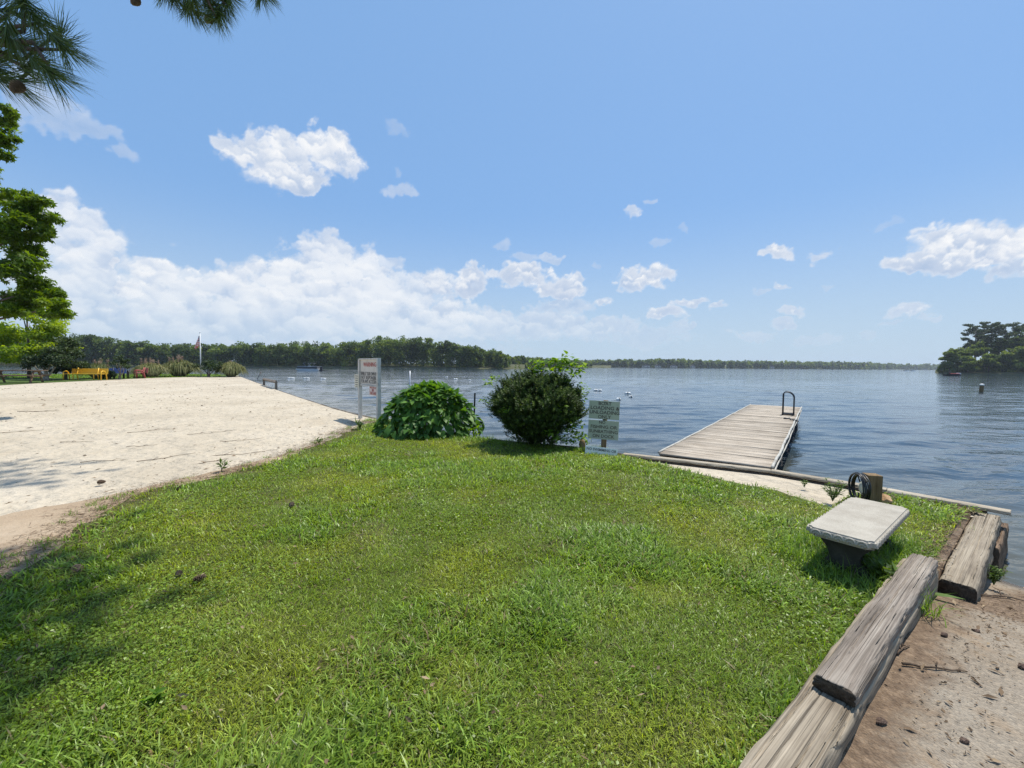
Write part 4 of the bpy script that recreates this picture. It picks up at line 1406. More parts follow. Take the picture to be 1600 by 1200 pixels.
# ---- the dark clipped bush
def dark_bush():
    g = np.random.default_rng(33)
    c = gp(838, 694)
    root = thing('evergreen_bush', 'dark small leaved evergreen bush spreading from a narrow foot by the lake', 'shrub', (c.x, c.y, 0))
    ztop = height_at(c, 590)
    s = c.y / FPX
    zc, RX, RZ, RY = ztop * 0.54, 67 * s, ztop * 0.47, 0.84
    # sprays: each a short upright twig lined with small leaves
    n = 5200
    d = rand_dirs(n, g)
    rr = np.where(g.random(n) < 0.66, g.uniform(0.84, 1.0, n), g.uniform(0.45, 0.9, n)) * np.where(g.random(n) < .09, g.uniform(1.05, 1.2, n), 1)
    lob = 0.98 + 0.20 * gnoise(d[:, 0] * 2.6 + 5, d[:, 2] * 2.6 + d[:, 1] * 2, 12) + 0.13 * gnoise(d[:, 0] * 7, d[:, 2] * 7 + d[:, 1] * 5, 13)
    C = np.stack([d[:, 0] * RX, d[:, 1] * RY, d[:, 2] * RZ], 1) * (rr * lob)[:, None]
    low = np.clip(-d[:, 2], 0, 1)
    C[:, 0] *= 1 - 0.42 * low ** 1.3
    C[:, 1] *= 1 - 0.42 * low ** 1.3
    C[:, 2] += zc
    m = 420
    C2 = np.stack([g.normal(0, 0.20, m), g.normal(0, 0.18, m), g.uniform(0.02, 0.45, m)], 1)
    C = np.concatenate([C, C2])
    d = np.concatenate([d, rand_dirs(m, g)])
    n = len(C)
    tw = unit(d * np.array([1, 1, .6]) + np.array([0, 0, 0.75]) + g.normal(0, 0.25, (n, 3)))
    k = 16
    t = np.linspace(0, 1, k)[None, :, None]
    L = g.uniform(0.08, 0.17, n)[:, None, None]
    P = (C[:, None] + tw[:, None] * t * L).reshape(-1, 3)
    ang = (np.arange(k) * 2.4)[None, :] + g.uniform(0, 6.28, n)[:, None]
    a = unit(np.cross(tw, np.array([0.3, 0.2, 1.0])))
    b = np.cross(tw, a)
    side = a[:, None] * np.cos(ang)[..., None] + b[:, None] * np.sin(ang)[..., None]
    D = (side + 0.75 * tw[:, None]).reshape(-1, 3)
    N = (tw[:, None] - 0.3 * side).reshape(-1, 3) + g.normal(0, .15, (n * k, 3))
    ln = g.uniform(0.032, 0.056, n * k)
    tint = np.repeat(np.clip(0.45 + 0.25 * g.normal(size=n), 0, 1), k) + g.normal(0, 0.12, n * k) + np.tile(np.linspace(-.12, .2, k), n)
    leaf_obj('foliage', [leaf_arrays(P, D, N, ln, ln * .52, tint, 0.1)], LM_HOLLY, root)
    mb = MB()
    for i in range(16):
        t = i * 2.4
        r = 0.35 + 0.3 * g.random()
        mb.tube([(0.06 * math.cos(t), 0.05 * math.sin(t), -0.05), (0.16 * math.cos(t), 0.14 * math.sin(t), 0.22), (r * math.cos(t), r * .8 * math.sin(t), zc + g.uniform(-.1, .35))], [0.026, 0.019, 0.006], 6)
    mb.build('stem', M_BARK, root, smooth=True)
    # the bright sapling that grows through it
    sap = thing('sapling', 'lime green sapling with broad leaves growing up through the dark bush', 'plant', (c.x + 0.30, c.y + 0.05, 0))
    zz = ztop
    tips = []
    for (px, py, dep) in [(868, 562, 0), (852, 568, .05), (838, 566, -.05), (890, 566, .0), (878, 573, -.1), (846, 578, -.05), (900, 580, .05), (862, 580, -.15), (890, 590, -.1), (875, 567, .1), (884, 559, .05), (832, 579, .1), (905, 571, .05),
                          (898, 612, -.1), (905, 618, -.15), (893, 622, -.25), (908, 612, 0), (764, 598, -.1), (757, 626, -.1), (772, 590, .1),
                          (893, 652, -.3), (897, 666, -.35), (903, 676, -.3), (890, 680, -.4), (908, 686, -.35), (886, 690, -.45), (900, 645, -.2), (912, 680, -.2), (787, 640, -.6), (896, 634, -.3), (900, 656, -.35), (905, 664, -.35), (880, 672, -.5), (893, 690, -.45), (915, 690, -.3), (868, 660, -.6), (876, 640, -.65), (884, 655, -.55), (872, 684, -.6), (860, 676, -.65), (910, 604, -.05)]:
        Y = c.y + dep
        r = ray(px, py)
        q = np.array([0, 0, EYE]) + r * (Y / r[1])
        tips.append(q - np.array([c.x + 0.30, c.y + 0.05, 0]))
    tips = np.array(tips)
    n = 26
    A = np.repeat(tips, n, 0)
    sm = np.repeat(np.array([1.0] * 13 + [.72] * (len(tips) - 13)), n)
    P = A + g.normal(0, 1, A.shape) * np.array([0.085, 0.085, 0.05]) * sm[:, None]
    D = unit(g.normal(0, 1, P.shape) * np.array([1, 1, .35]) + np.array([0, 0, -0.1]))
    N = unit(np.array([0, 0, 1.0]) + g.normal(0, 0.35, P.shape))
    s = g.uniform(0.07, 0.125, len(P)) * sm
    leaf_obj('foliage', [leaf_arrays(P, D, N, s, s * .62, g.uniform(0.15, 1, len(P)), 0.08, 'heart', 0.1)], LM_LIME, sap)
    mb = MB()
    for q in tips[:13:2]:
        mb.tube([(0, 0, -0.05), (0.08, 0, 0.6), (q[0] * .6 + .03, q[1] * .6, q[2] * .8), tuple(q)], [0.014, 0.011, 0.007, 0.003], 6)
    for q in tips[13::2]:
        mb.tube([(0, 0, -0.02), (q[0] * .55, q[1] * .55, q[2] * .6 + .1), tuple(q)], [0.009, 0.006, 0.003], 5)
    mb.build('stem', M_WEEDSTEM, sap, smooth=True)


M_WEEDSTEM = paint('green_stem', (0.10, 0.14, 0.04), 0.6, 0.1)
dark_bush()


# ---- weeds
def weed(name, p, h, n, label, cat='plant', spread=0.5, ln=0.06, wd=0.35, mat=None, shape='diamond', up=0.8, seed=1, group=None):
    g = np.random.default_rng(seed)
    root = thing(name, label, cat, (p[0], p[1], p[2] if len(p) > 2 else 0), group=group)
    ns = max(n // 12, 3)
    mb = MB()
    arrs = []
    for i in range(ns):
        a = g.uniform(0, 6.28)
        tip = np.array([math.cos(a) * h * spread * g.uniform(.3, 1), math.sin(a) * h * spread * g.uniform(.3, 1), h * g.uniform(.5, 1)])
        m_ = np.array([tip[0] * .35, tip[1] * .35, tip[2] * .6])
        mb.tube([(0, 0, -0.01), tuple(m_), tuple(tip)], [0.0035, 0.003, 0.0015], 5)
        k = 12
        t = np.linspace(.25, 1, k)[:, None]
        P = (1 - t) ** 2 * 0 + 2 * t * (1 - t) * m_ + t * t * tip
        D = unit(g.normal(0, 1, (k, 3)) * np.array([1, 1, .4]) + np.array([0, 0, up * .5]))
        N = unit(np.array([0, 0, 1.0]) + g.normal(0, .4, (k, 3)))
        l = ln * g.uniform(.6, 1.2, k)
        arrs.append(leaf_arrays(P, D, N, l, l * wd, g.uniform(0, 1, k), .1, shape, .1))
    leaf_obj('foliage', arrs, mat or LM_WEED, root)
    mb.build('stem', M_WEEDSTEM, root)
    return root


p = gp(1301, 782)
weed('weed', p, 0.26, 190, 'bushy green weed at the end of the bare sand strip by the post', seed=2, ln=0.05, spread=0.6)
p = gp(1257, 760)
weed('weed', p, 0.10, 50, 'tiny green sprig under the seawall cap on the sand strip', seed=3, ln=0.04)
p = gp(562, 671)
weed('weed', p, 0.22, 70, 'spiky yellow green weed at the foot of the notice board', seed=4, ln=0.15, wd=0.14, shape='strap', up=1.4)
p = gp(346, 736)
weed('weed', p, 0.20, 40, 'lone green weed on the sand near the lawn edge', seed=5, ln=0.09, wd=0.25, up=1.2)
p = gp(499, 694)
weed('weed', p, 0.16, 30, 'small dark weed where sand meets lawn, left of the leafy mound', seed=6, ln=0.07, wd=0.3, up=1.2)
p = at(1553, 912, -0.28)
weed('weed', p, 0.17, 150, 'feathery fern like weed at the foot of the bleached corner timber', seed=7, ln=0.045, wd=0.3)
p = at(1375, 908, 0.0)
weed('weed', p, 0.20, 60, 'broad leaved weed in the shade of the concrete bench', seed=8, ln=0.10, wd=0.4, up=1.0)
p = at(245, 1098, 0.0)
weed('weed', p, 0.07, 24, 'pale broad leaved weed low in the nearest grass', seed=9, ln=0.055, wd=0.5, mat=LM_LIME)

# ---- pampas clumps
def pampas(px0, px1, ptop, pbot, label, seed, plumes=0, tb=0.0, dist=None):
    g = np.random.default_rng(seed)
    c = gp((px0 + px1) / 2, pbot)
    s = np.hypot(c.x, c.y) / (FPX * math.sqrt(1 + ((px0 + px1 - 1600) / 2 / FPX) ** 2)) / 1.0
    s = c.y / FPX
    R = (px1 - px0) / 2 * s
    H = height_at(c, ptop) - c.z
    root = thing('pampas_grass', label, 'ornamental grass', (c.x, c.y, c.z), group='pampas grass clumps at the end of the beach')
    n = 2600
    a = g.uniform(0, 6.28, n)
    q = np.sqrt(g.random(n))
    b0 = np.stack([np.cos(a) * .25 * R * q, np.sin(a) * .25 * R * q, np.zeros(n)], 1)
    lean = q ** .8 * g.uniform(0.45, 1.12, n)
    hh = H * g.uniform(.65, 1.05, n) * (1 - 0.25 * q)
    dirx = np.stack([np.cos(a), np.sin(a), 0 * a], 1)
    m1 = b0 + dirx * (R * .40 * lean)[:, None] + np.array([0, 0, 1.0]) * (hh * (.72 - .1 * lean))[:, None]
    m2 = b0 + dirx * (R * .68 * lean)[:, None] + np.array([0, 0, 1.0]) * (hh * (1.0 - .22 * lean ** 2))[:, None]
    tp_ = b0 + dirx * (R * (.78 + .22 * q) * lean)[:, None] + np.array([0, 0, 1.0]) * (hh * np.clip(1.02 - 1.05 * lean ** 1.6, .02, 1))[:, None]
    side = np.stack([-np.sin(a + g.normal(0, .8, n)), np.cos(a + g.normal(0, .8, n)), 0 * a], 1)
    w = 0.022
    V = np.stack([b0 - side * w, b0 + side * w, m1 - side * w, m1 + side * w, m2 - side * w * .7, m2 + side * w * .7, tp_], 1).reshape(-1, 3)
    f = [(0, 1, 3), (0, 3, 2), (2, 3, 5), (2, 5, 4), (4, 5, 6)]
    T = (np.arange(n)[:, None, None] * 7 + np.array(f)[None]).reshape(-1, 3)
    tint = np.repeat(np.clip(g.normal(0.42 + tb, .24, n), 0, 1), 7)
    leaf_obj('foliage', (V, T, tint), LM_PAMPAS, root)
    for k in range(plumes):
        aa, l = g.uniform(0, 6.28), g.uniform(0, .55)
        top = np.array([math.cos(aa) * R * l, math.sin(aa) * R * l, H * g.uniform(1.0, 1.22)])
        mb_n = 90
        t = g.uniform(0, 1, mb_n)[:, None]
        P = top - np.array([0, 0, 1.0]) * t * 0.5 + g.normal(0, .035, (mb_n, 3)) * (1 - t * .4)
        D = unit(g.normal(0, 1, (mb_n, 3)) * np.array([1, 1, .4]) + np.array([.4, 0, .5]))
        leaf_obj('plume', [leaf_arrays(P, D, rand_dirs(mb_n, g), 0.10, 0.03, g.random(mb_n))], LM_PLUME, root)


pampas(212, 262, 565, 589, 'wide pampas clump with pinkish plumes just behind the red bench', 51, 9, 0.15)
pampas(254, 308, 560, 588, 'tallest pampas clump, green in the middle with feathery plumes above', 52, 9, 0.02)
pampas(341, 382, 564, 588.5, 'rounded pampas clump at the corner where the sand meets the lake', 53, 2, 0.05)
pampas(132, 176, 566, 591, 'dark pampas clump with one big pale plume behind the yellow bench', 54, 6, -0.3)


# ---- trees
def limb(mb, pts, r0, r1, seg=7):
    n = len(pts)
    mb.tube(pts, [r0 + (r1 - r0) * i / (n - 1) for i in range(n)], seg)


def crown_leaves(blobs, n, size, g, shape='diamond', wd=0.6, flat=0.5, sub=7, spread=0.92):
    """Leaves in ragged clusters strewn through ellipsoid regions (centre, radii, weight, tint shift)."""
    wts = np.array([b[2] for b in blobs], float)
    cnt = (n * wts / wts.sum()).astype(int)
    arrs = []
    for (c, r, w, ts), k in zip(blobs, cnt):
        c, r = np.asarray(c), np.asarray(r)
        ns = max(int(sub * g.uniform(.7, 1.4)), 3)
        sc = rand_dirs(ns, g) * (g.random((ns, 1)) ** .45) * r * .95
        sr = g.uniform(.20, .46, (ns, 1)) * np.array([1, 1, spread])
        st_t = g.normal(0, .10, ns)
        i = g.choice(ns, k, p=(lambda q: q / q.sum())(sr[:, 0] ** 1.6))
        d = rand_dirs(k, g)
        P = c + sc[i] + d * r * sr[i] * (g.random((k, 1)) ** .5) * 1.15
        D = unit(d * .5 + g.normal(0, .8, (k, 3)) + np.array([0, 0, -.25]))
        N = unit(np.array([0, 0, 1.0]) * flat + d * .4 + g.normal(0, .45, (k, 3)))
        s = size * g.uniform(.6, 1.25, k)
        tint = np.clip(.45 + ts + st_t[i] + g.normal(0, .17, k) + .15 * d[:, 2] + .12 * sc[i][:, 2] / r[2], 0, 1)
        arrs.append(leaf_arrays(P, D, N, s, s * wd, tint, .08, shape, .12))
    return merge(arrs)


def px3(px, py, Y):
    r = ray(px, py)
    return np.array([0, 0, EYE]) + r * (Y / r[1])


# gum tree whose boughs come in from the left edge
def gum_tree():
    g = np.random.default_rng(61)
    base = Vector((-17.2, 12.3, float(rise_only(-17.2, 12.3))))
    root = thing('sweetgum_tree', 'dark green broadleaf tree with star shaped leaves leaning in from the left', 'tree', base)
    B = np.array(base)
    blobs = []
    for (px, py, rx, ry, dY, ts, w) in [(30, 330, 44, 26, 0, .08, 1), (62, 320, 26, 14, .3, .15, .6), (16, 372, 40, 30, -.2, -.05, 1), (48, 358, 24, 20, .4, .0, .6), (20, 420, 44, 30, 0, -.15, 1.2), (50, 405, 22, 22, .3, .02, .6),
                                       (12, 460, 44, 32, .2, -.2, 1.2), (58, 452, 26, 18, 0, -.02, .7), (88, 480, 24, 14, -.2, .18, .6), (30, 484, 30, 14, -.3, .05, .5), (-50, 360, 80, 60, .8, 0, 2), (-60, 460, 80, 60, .8, -.1, 2),
                                       (2, 180, 18, 12, .2, .15, .4), (4, 215, 14, 10, .1, .05, .3), (0, 240, 12, 9, 0, .1, .25), (-40, 220, 46, 60, .6, .05, 1.2), (-110, 300, 100, 100, 1.2, 0, 2.5), (-10, 305, 26, 16, 0, .1, .5)]:
        Y = 12.0 + dY
        c = px3(px, py, Y) - B
        blobs.append((c, np.array([rx, rx * .9, ry]) * Y / FPX * 1.12, w, ts))
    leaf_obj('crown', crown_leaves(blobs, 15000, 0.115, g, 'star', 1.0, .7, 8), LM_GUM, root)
    mb = MB()
    limb(mb, [(0, 0, -.2), (0.1, 0, 2.5), (0.0, 0, 5.5), (0.1, .1, 9.0)], .24, .07, 10)
    for c, r, w, ts in blobs:
        z0 = max(c[2] * .62, 1.6)
        limb(mb, [(0.05, 0, z0), tuple(np.array([c[0] * .5, c[1] * .5, (z0 + c[2]) / 2 + .2])), tuple(c)], .055, .012, 6)
    mb.build('trunk', M_BARK, root, smooth=True)


gum_tree()


def small_tree(name, px, pbase, crown_px, label, mat, nleaf, size, seed, stems=1, bark=None, rad=.1, group=None, spread=.5, shape='diamond', trunk_top=None):
    g = np.random.default_rng(seed)
    b = gp(px, pbase)
    root = thing(name, label, 'tree', b, group=group)
    B = np.array(b)
    s = b.y / FPX
    blobs = []
    for (cx, cy, rx, ry, dY, w, ts) in crown_px:
        blobs.append((px3(cx, cy, b.y + dY) - B, np.array([rx, rx * .9, ry]) * s, w, ts))
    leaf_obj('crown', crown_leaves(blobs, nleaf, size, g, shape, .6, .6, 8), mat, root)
    mb = MB()
    if stems == 1:
        zt = trunk_top or max(c[2] for c, *_ in blobs)
        limb(mb, [(0, 0, -.1), (.02, 0, zt * .4), (0, 0, zt * .9)], rad, rad * .25, 8)
        for c, r, w, ts in blobs:
            limb(mb, [(0, 0, c[2] * .6), (c[0] * .5, c[1] * .5, c[2] * .85), tuple(c)], rad * .35, .01, 6)
        mb.build('trunk', bark or M_BARK, root, smooth=True)
    else:
        limb(mb, [(0, 0, -.1), (0, 0, .25)], rad * 1.5, rad * 1.2, 8)
        for i, (c, r, w, ts) in enumerate(blobs[:stems] if len(blobs) >= stems else blobs):
            a = i * 2.4
            limb(mb, [(.05 * math.cos(a), .05 * math.sin(a), 0.1), (c[0] * .45 + .1 * math.cos(a), c[1] * .4, c[2] * .42), (c[0] * .8, c[1] * .8, c[2] * .75), tuple(c)], rad * .6, .015, 6)
        mb.build('trunk', bark or M_BARK, root, smooth=True)
    return root


small_tree('maple_tree', 46, 590.5, [(46, 505, 52, 22, 0, 1.2, .05), (18, 528, 40, 18, .5, 1, 0), (78, 522, 36, 18, -.5, 1, .12), (50, 540, 42, 16, -.8, 1, .1), (88, 548, 24, 12, -.3, .6, .15), (10, 552, 34, 12, 0, .7, .1), (30, 478, 30, 14, 0, .7, 0), (70, 490, 26, 14, .2, .6, .1), (-30, 530, 40, 28, .4, 1, 0), (42, 560, 28, 8, -.6, .4, .05)],
           'light yellow green young tree with a slim straight trunk by the picnic table', LM_MAPLE, 15000, 0.22, 71, 1, M_BARK, .13)
small_tree('crape_myrtle', 72, 594, [(62, 562, 20, 12, -.3, 1, 0), (80, 560, 20, 12, 0, 1, -.05), (90, 566, 16, 10, .3, .8, 0), (52, 568, 14, 8, .1, .6, -.1), (74, 552, 24, 10, 0, 1, -.1)],
           'many stemmed pale trunked tree in front of the lake, left of the yellow bench', LM_MYRT, 4200, 0.14, 72, 5, M_BARKL, .12)
small_tree('evergreen_tree', 103, 592.5, [(104, 540, 16, 16, 0, 1, .1), (116, 556, 16, 16, 0, 1, .12), (96, 556, 18, 16, .3, 1, -.05), (108, 572, 22, 12, -.2, 1.1, -.05), (122, 572, 11, 9, .2, .6, .1), (98, 580, 16, 8, 0, .6, -.15), (104, 530, 9, 6, 0, .3, .1)],
           'dense dark rounded tree branching low beside the yellow bench', LM_MYRT, 6500, 0.15, 73, 1, M_BARK, .10)
small_tree('ornamental_tree', 187, 592, [(182, 568, 10, 6, 0, 1, 0), (192, 565, 9, 6, .2, 1, 0), (197, 571, 7, 4, 0, .6, .1), (187, 560, 7, 5, 0, .6, 0)],
           'small sparse dark tree just behind the blue bench', LM_MYRT, 900, 0.12, 74, 4, M_BARKL, .06)
small_tree('ornamental_tree', 326, 588.8, [(314, 572, 11, 7, 0, 1, 0), (326, 567, 14, 6, .2, 1, 0), (338, 572, 10, 7, 0, 1, .05), (327, 575, 12, 5, -.2, .7, -.1)],
           'small dark bushy tree by the foot of the flagpole', LM_MYRT, 1800, 0.13, 75, 4, M_BARK, .09)
small_tree('evergreen_bush', 170, 592, [(166, 584, 10, 6, 0, 1, 0), (176, 586, 7, 5, 0, .7, -.1), (160, 586, 8, 5, 0, .7, 0)],
           'low dark green shrub between the yellow bench and the blue bench', LM_MYRT, 1500, 0.12, 76, 3, M_BARK, .05)['category'] = 'shrub'


# ---- the big pine overhead on the left
def big_pine():
    g = np.random.default_rng(91)
    base = Vector((-5.0, 0.9, 0.0))
    root = thing('pine_tree', 'tall long needled pine whose boughs hang into the upper left corner', 'tree', base)
    B = np.array(base)
    mb = MB()
    limb(mb, [(0, 0, -.3), (.05, 0, 4), (0.0, .1, 9), (.1, 0, 15)], .30, .09, 12)
    mb.build('trunk', M_BARKP, root, smooth=True)
    shoots = []          # (position, direction, scale)
    limbs = MB()

    def bough(z0, tip, n, sp, sc=1.0, zdrop=.5):
        tip = np.asarray(tip) - B
        st = np.array([0, 0, z0])
        md = (st + tip) / 2 + np.array([0, 0, zdrop])
        pts = [(1 - t) ** 2 * st + 2 * t * (1 - t) * md + t * t * tip for t in np.linspace(0, 1, 9)]
        limb(limbs, [tuple(p) for p in pts], .06, .012, 7)
        for i in range(n):
            t = g.uniform(.62, 1.0)
            p = (1 - t) ** 2 * st + 2 * t * (1 - t) * md + t * t * tip
            q = p + g.normal(0, 1, 3) * np.array([sp, sp, sp * .55])
            limb(limbs, [tuple(p), tuple((p + q) / 2 + np.array([0, 0, .04])), tuple(q)], .010, .005, 5)
            d = q - p + np.array([0, 0, .02])
            shoots.append((q, d / max(np.linalg.norm(d), 1e-6), sc))

    # visible at the upper left corner, in photo pixels
    for (px, py, Y) in [(104, 78, 2.25), (62, 36, 2.3), (84, 116, 2.2), (18, 16, 2.4), (-4, 104, 2.3), (44, 72, 2.45), (28, 128, 2.3), (92, 52, 2.5), (58, 100, 2.35), (8, 58, 2.2), (40, 8, 2.3), (14, 84, 2.5)]:
        q = px3(px, py, Y) - B
        shoots.append((q, unit(np.array([.75, .35, -.30]) + g.normal(0, .6, 3)), .95))
        limb(limbs, [tuple(px3(-60, 60, 2.4) - B), tuple((q + px3(-20, 55, 2.4) - B) / 2 + g.normal(0, .05, 3)), tuple(q)], .014, .006, 6)
    limb(limbs, [(0, 0, 4.2), tuple(px3(-260, 20, 2.2) - B), tuple(px3(-60, 60, 2.4) - B)], .07, .016, 8)
    for (px, py, Y) in [(330, 10, 3.1), (302, 2, 3.0), (345, 22, 3.15), (285, -10, 3.1), (360, -5, 3.3), (415, -12, 3.3), (258, -14, 3.0), (320, -20, 3.1), (310, 20, 3.2), (338, 28, 3.05), (295, 12, 3.1), (325, -2, 3.2), (352, 8, 3.1), (272, -6, 3.05), (408, -5, 3.2)]:
        q = px3(px, py, Y) - B
        shoots.append((q, unit(np.array([.25, .1, -.8]) + g.normal(0, .35, 3)), .82))
        limb(limbs, [tuple(px3(250, -110, 3.0) - B), tuple((q + px3(290, -70, 3.0) - B) / 2), tuple(q)], .012, .006, 6)
    limb(limbs, [(0, 0, 5.4), tuple(px3(-100, -160, 2.6) - B), tuple(px3(250, -110, 3.0) - B)], .07, .014, 8)
    # boughs above the frame, which throw the shade on the lawn and the sand
    k1 = 0.424 * math.sin(SUN_AZ)
    k2 = 0.424 * math.cos(SUN_AZ)

    def above(gx, gy, h):
        return np.array([gx + k1 * h, gy + k2 * h, h])
    for (px, py, h, n, sp) in [(60, 925, 7.4, 11, .42), (120, 905, 7.6, 8, .35), (15, 960, 7.8, 12, .45), (40, 1010, 7.6, 10, .40), (110, 965, 7.7, 6, .35), (-60, 985, 7.8, 14, .5), (-90, 1080, 7.6, 12, .5), (-40, 905, 7.8, 8, .4), (30, 900, 7.6, 9, .35), (70, 950, 7.7, 9, .4), (140, 925, 7.6, 6, .3), (10, 1020, 7.8, 9, .4), (0, 930, 7.6, 9, .4)]:
        q = at(px, py, 0)
        bough(7.2 + .3 * g.random(), above(q.x, q.y, h), int(n * 4.2), sp * 1.1, 1.15)
    for (px, py, h, n, sp) in [(52, 728, 11.8, 16, .6), (10, 742, 11.9, 18, .7), (-45, 735, 11.9, 16, .8), (30, 750, 12.0, 9, .5)]:
        q = gp(px, py)
        bough(10.5, above(q.x, q.y, h), int(n * 4.5), sp * .9, 1.35)
    limbs.build('limb', M_BARKP, root, smooth=True)
    arrs = []
    for q, d, sc in shoots:
        n = 135
        d = unit(np.asarray(d))
        t = g.uniform(0, 1, n)
        P = q - d * (0.10 * t)[:, None] * sc
        rad = rand_dirs(n, g)
        D = unit(d * (0.55 + 0.6 * (1 - t))[:, None] + unit(rad - d * (rad @ d)[:, None]) * .75 + np.array([0, 0, -.22]))
        L = g.uniform(.14, .225, n) * sc
        arrs.append(leaf_arrays(P, D, rand_dirs(n, g), L, 0.0034, np.clip(g.normal(.45, .22, n) + .15 * (1 - t), 0, 1), .03, 'strap', .10))
    leaf_obj('needles', arrs, LM_NEEDLE, root)
    for (px, py, Y) in [(34, 130, 2.2), (330, 26, 3.12), (216, -2, 3.0)]:
        cone(px3(px, py, Y) - B, 0.026, 0.065, root, rot=(2.7, .3, 0))


M_CONE = paint('brown_pine_cone', (0.20, 0.14, 0.095), 0.8, 0.2, (0.34, 0.26, 0.19), 60.0)
_cone_me = {}


def cone_mesh(r, h):
    mb = MB()
    for k in range(70):
        t = k / 70
        a = k * 2.399
        rr = r * math.sin(math.pi * (0.12 + 0.83 * t) ** .8) * .92 + .002
        z = h * t
        d = Vector((math.cos(a), math.sin(a), 0))
        s = Vector((-math.sin(a), math.cos(a), 0))
        w = r * .36
        up = Vector((0, 0, 1)) * (h * .05 + h * .04 * t)
        p0 = Vector((0, 0, z)) + d * rr * .25
        p1 = Vector((0, 0, z)) + d * rr + up
        mb.add([p0 - s * w * .5, p0 + s * w * .5, p1 + s * w, p1 + d * .004 - up * .3, p1 - s * w], [(0, 1, 2, 3, 4)])
        mb.add([p0 - s * w * .5 - up * .5, p1 - s * w, p1 + d * .004 - up * .3, p1 + s * w, p0 + s * w * .5 - up * .5], [(0, 1, 2, 3, 4)])
    mb.lathe([(r * .22, 0), (r * .25, h * .6), (r * .05, h)], 8)
    me = bpy.data.meshes.new('pine_cone')
    me.from_pydata(mb.v, [], mb.f)
    me.materials.append(M_CONE)
    return me


def cone(loc, r, h, parent=None, rot=(0, 0, 0), label=None):
    key = (round(r, 3), round(h, 3))
    if key not in _cone_me:
        _cone_me[key] = cone_mesh(r, h)
    o = put('pine_cone', _cone_me[key], None, parent)
    o.location = loc
    o.rotation_euler = rot
    if label:
        tag(o, label, 'pine cone', 'fallen pine cones')
    return o


big_pine()
for (px, py, sc, rot, label) in [(118, 893, 1.25, (1.5, .1, 1.0), 'largest fallen pine cone, at the shaded edge of the lawn'), (302, 912, .95, (1.4, 0, 2.1), 'pine cone lying on open lawn nearer the camera than its neighbour'),
                                 (281, 899, .7, (1.6, .2, .4), 'small pale pine cone lying on the lawn just behind another cone'), (272, 769, 1.0, (1.5, .1, 2.6), 'pine cone in the grass close to the sand edge'),
                                 (456, 791, 1.0, (1.5, .1, .4), 'solitary pine cone in the middle of the lawn'), (152, 757, 1.1, (1.5, 0, 1.9), 'dark pine cone lying on the bare sand')]:
    q = gp(px, py)
    cone((q.x, q.y, q.z + 0.028), 0.026 * sc, 0.075 * sc, None, rot, label)

# ------------------------------------------------------------------ the far woods
def profile(px, table):
    return np.interp(px, [a for a, b in table], [b for a, b in table])


def rowpix_to(px, py, Y):
    r = ray(px, py)
    return np.array([0, 0, EYE]) + r * (Y / r[1])


def wood_mass(name, label, px_rng, n, shore_Y, top_tab, depth, hmean, seed, mat, per=230, leaf=0.9, pine_frac=0.3, land=True):
    g = np.random.default_rng(seed)
    arrs = []
    P, D, N, S, T = [], [], [], [], []
    for i in range(n):
        px = g.uniform(*px_rng)
        Y0 = np.interp(px, [a for a, b in shore_Y], [b for a, b in shore_Y])
        dep = depth * (g.random() ** 1.3)
        if i < n * 0.40:
            dep = g.uniform(0, 6)
        Y = Y0 + 3 + dep
        q = rowpix_to(px, 570, Y)
        ztop = rowpix_to(px, profile(px, top_tab), Y0 + depth * .6)[2]
        fr = min(dep / depth, 1)
        pine = g.random() < pine_frac
        top = ztop * (0.74 + 0.30 * fr) * g.uniform(0.74, 1.08) if not pine else ztop * (0.88 + 0.16 * fr) * g.uniform(0.88, 1.10)
        h = min(top - LAKE, hmean * g.uniform(.85, 1.25))
        base = top - h
        r = h * g.uniform(.24, .36) * (0.8 if pine else 1.0)
        ts = g.normal(0.02, .17) - (0.14 if pine else 0)
        nb = 7 if pine else 9
        for b in range(nb):
            a = g.uniform(0, 6.28)
            t = g.random()
            zc = base + h * ((0.45 + .50 * t) if pine else (.06 + .86 * t))
            rr = r * (g.uniform(.1, .7)) * (1 - .4 * t)
            c = np.array([q[0] + rr * math.cos(a), q[1] + rr * math.sin(a), zc])
            br = r * g.uniform(.38, .62)
            k = per // nb
            d = rand_dirs(k, g)
            d[:, 2] = np.abs(d[:, 2]) * np.where(g.random(k) < .75, 1, -1)
            P.append(c + d * br * np.array([1, 1, .62 if pine else .8]) * g.uniform(.75, 1.08, (k, 1)))
            D.append(unit(d * .5 + g.normal(0, .8, (k, 3))))
            N.append(unit(d + np.array([0, 0, .8]) + g.normal(0, .4, (k, 3))))
            S.append(leaf * g.uniform(.6, 1.3, k))
            T.append(np.clip(.42 + ts + g.normal(0, .13) + g.normal(0, .12, k), 0, 1))
    P, D, N, S, T = (np.concatenate(x) for x in (P, D, N, S, T))
    o = leaf_obj(name, [leaf_arrays(P, D, N, S, S * .75, T, .1)], mat)
    tag(o, label, kind='stuff')
    return o


LEFT_Y = [(-300, 190), (0, 200), (100, 224), (400, 248), (650, 257), (780, 250), (800, 262), (850, 360), (900, 480)]
LEFT_TOP = [(-300, 520), (0, 520), (100, 530), (128, 524), (160, 527), (200, 534), (250, 538), (320, 540), (395, 536), (420, 540), (475, 535), (530, 537), (560, 533), (600, 527), (650, 527), (690, 532), (730, 541), (765, 545), (790, 553), (800, 555)]


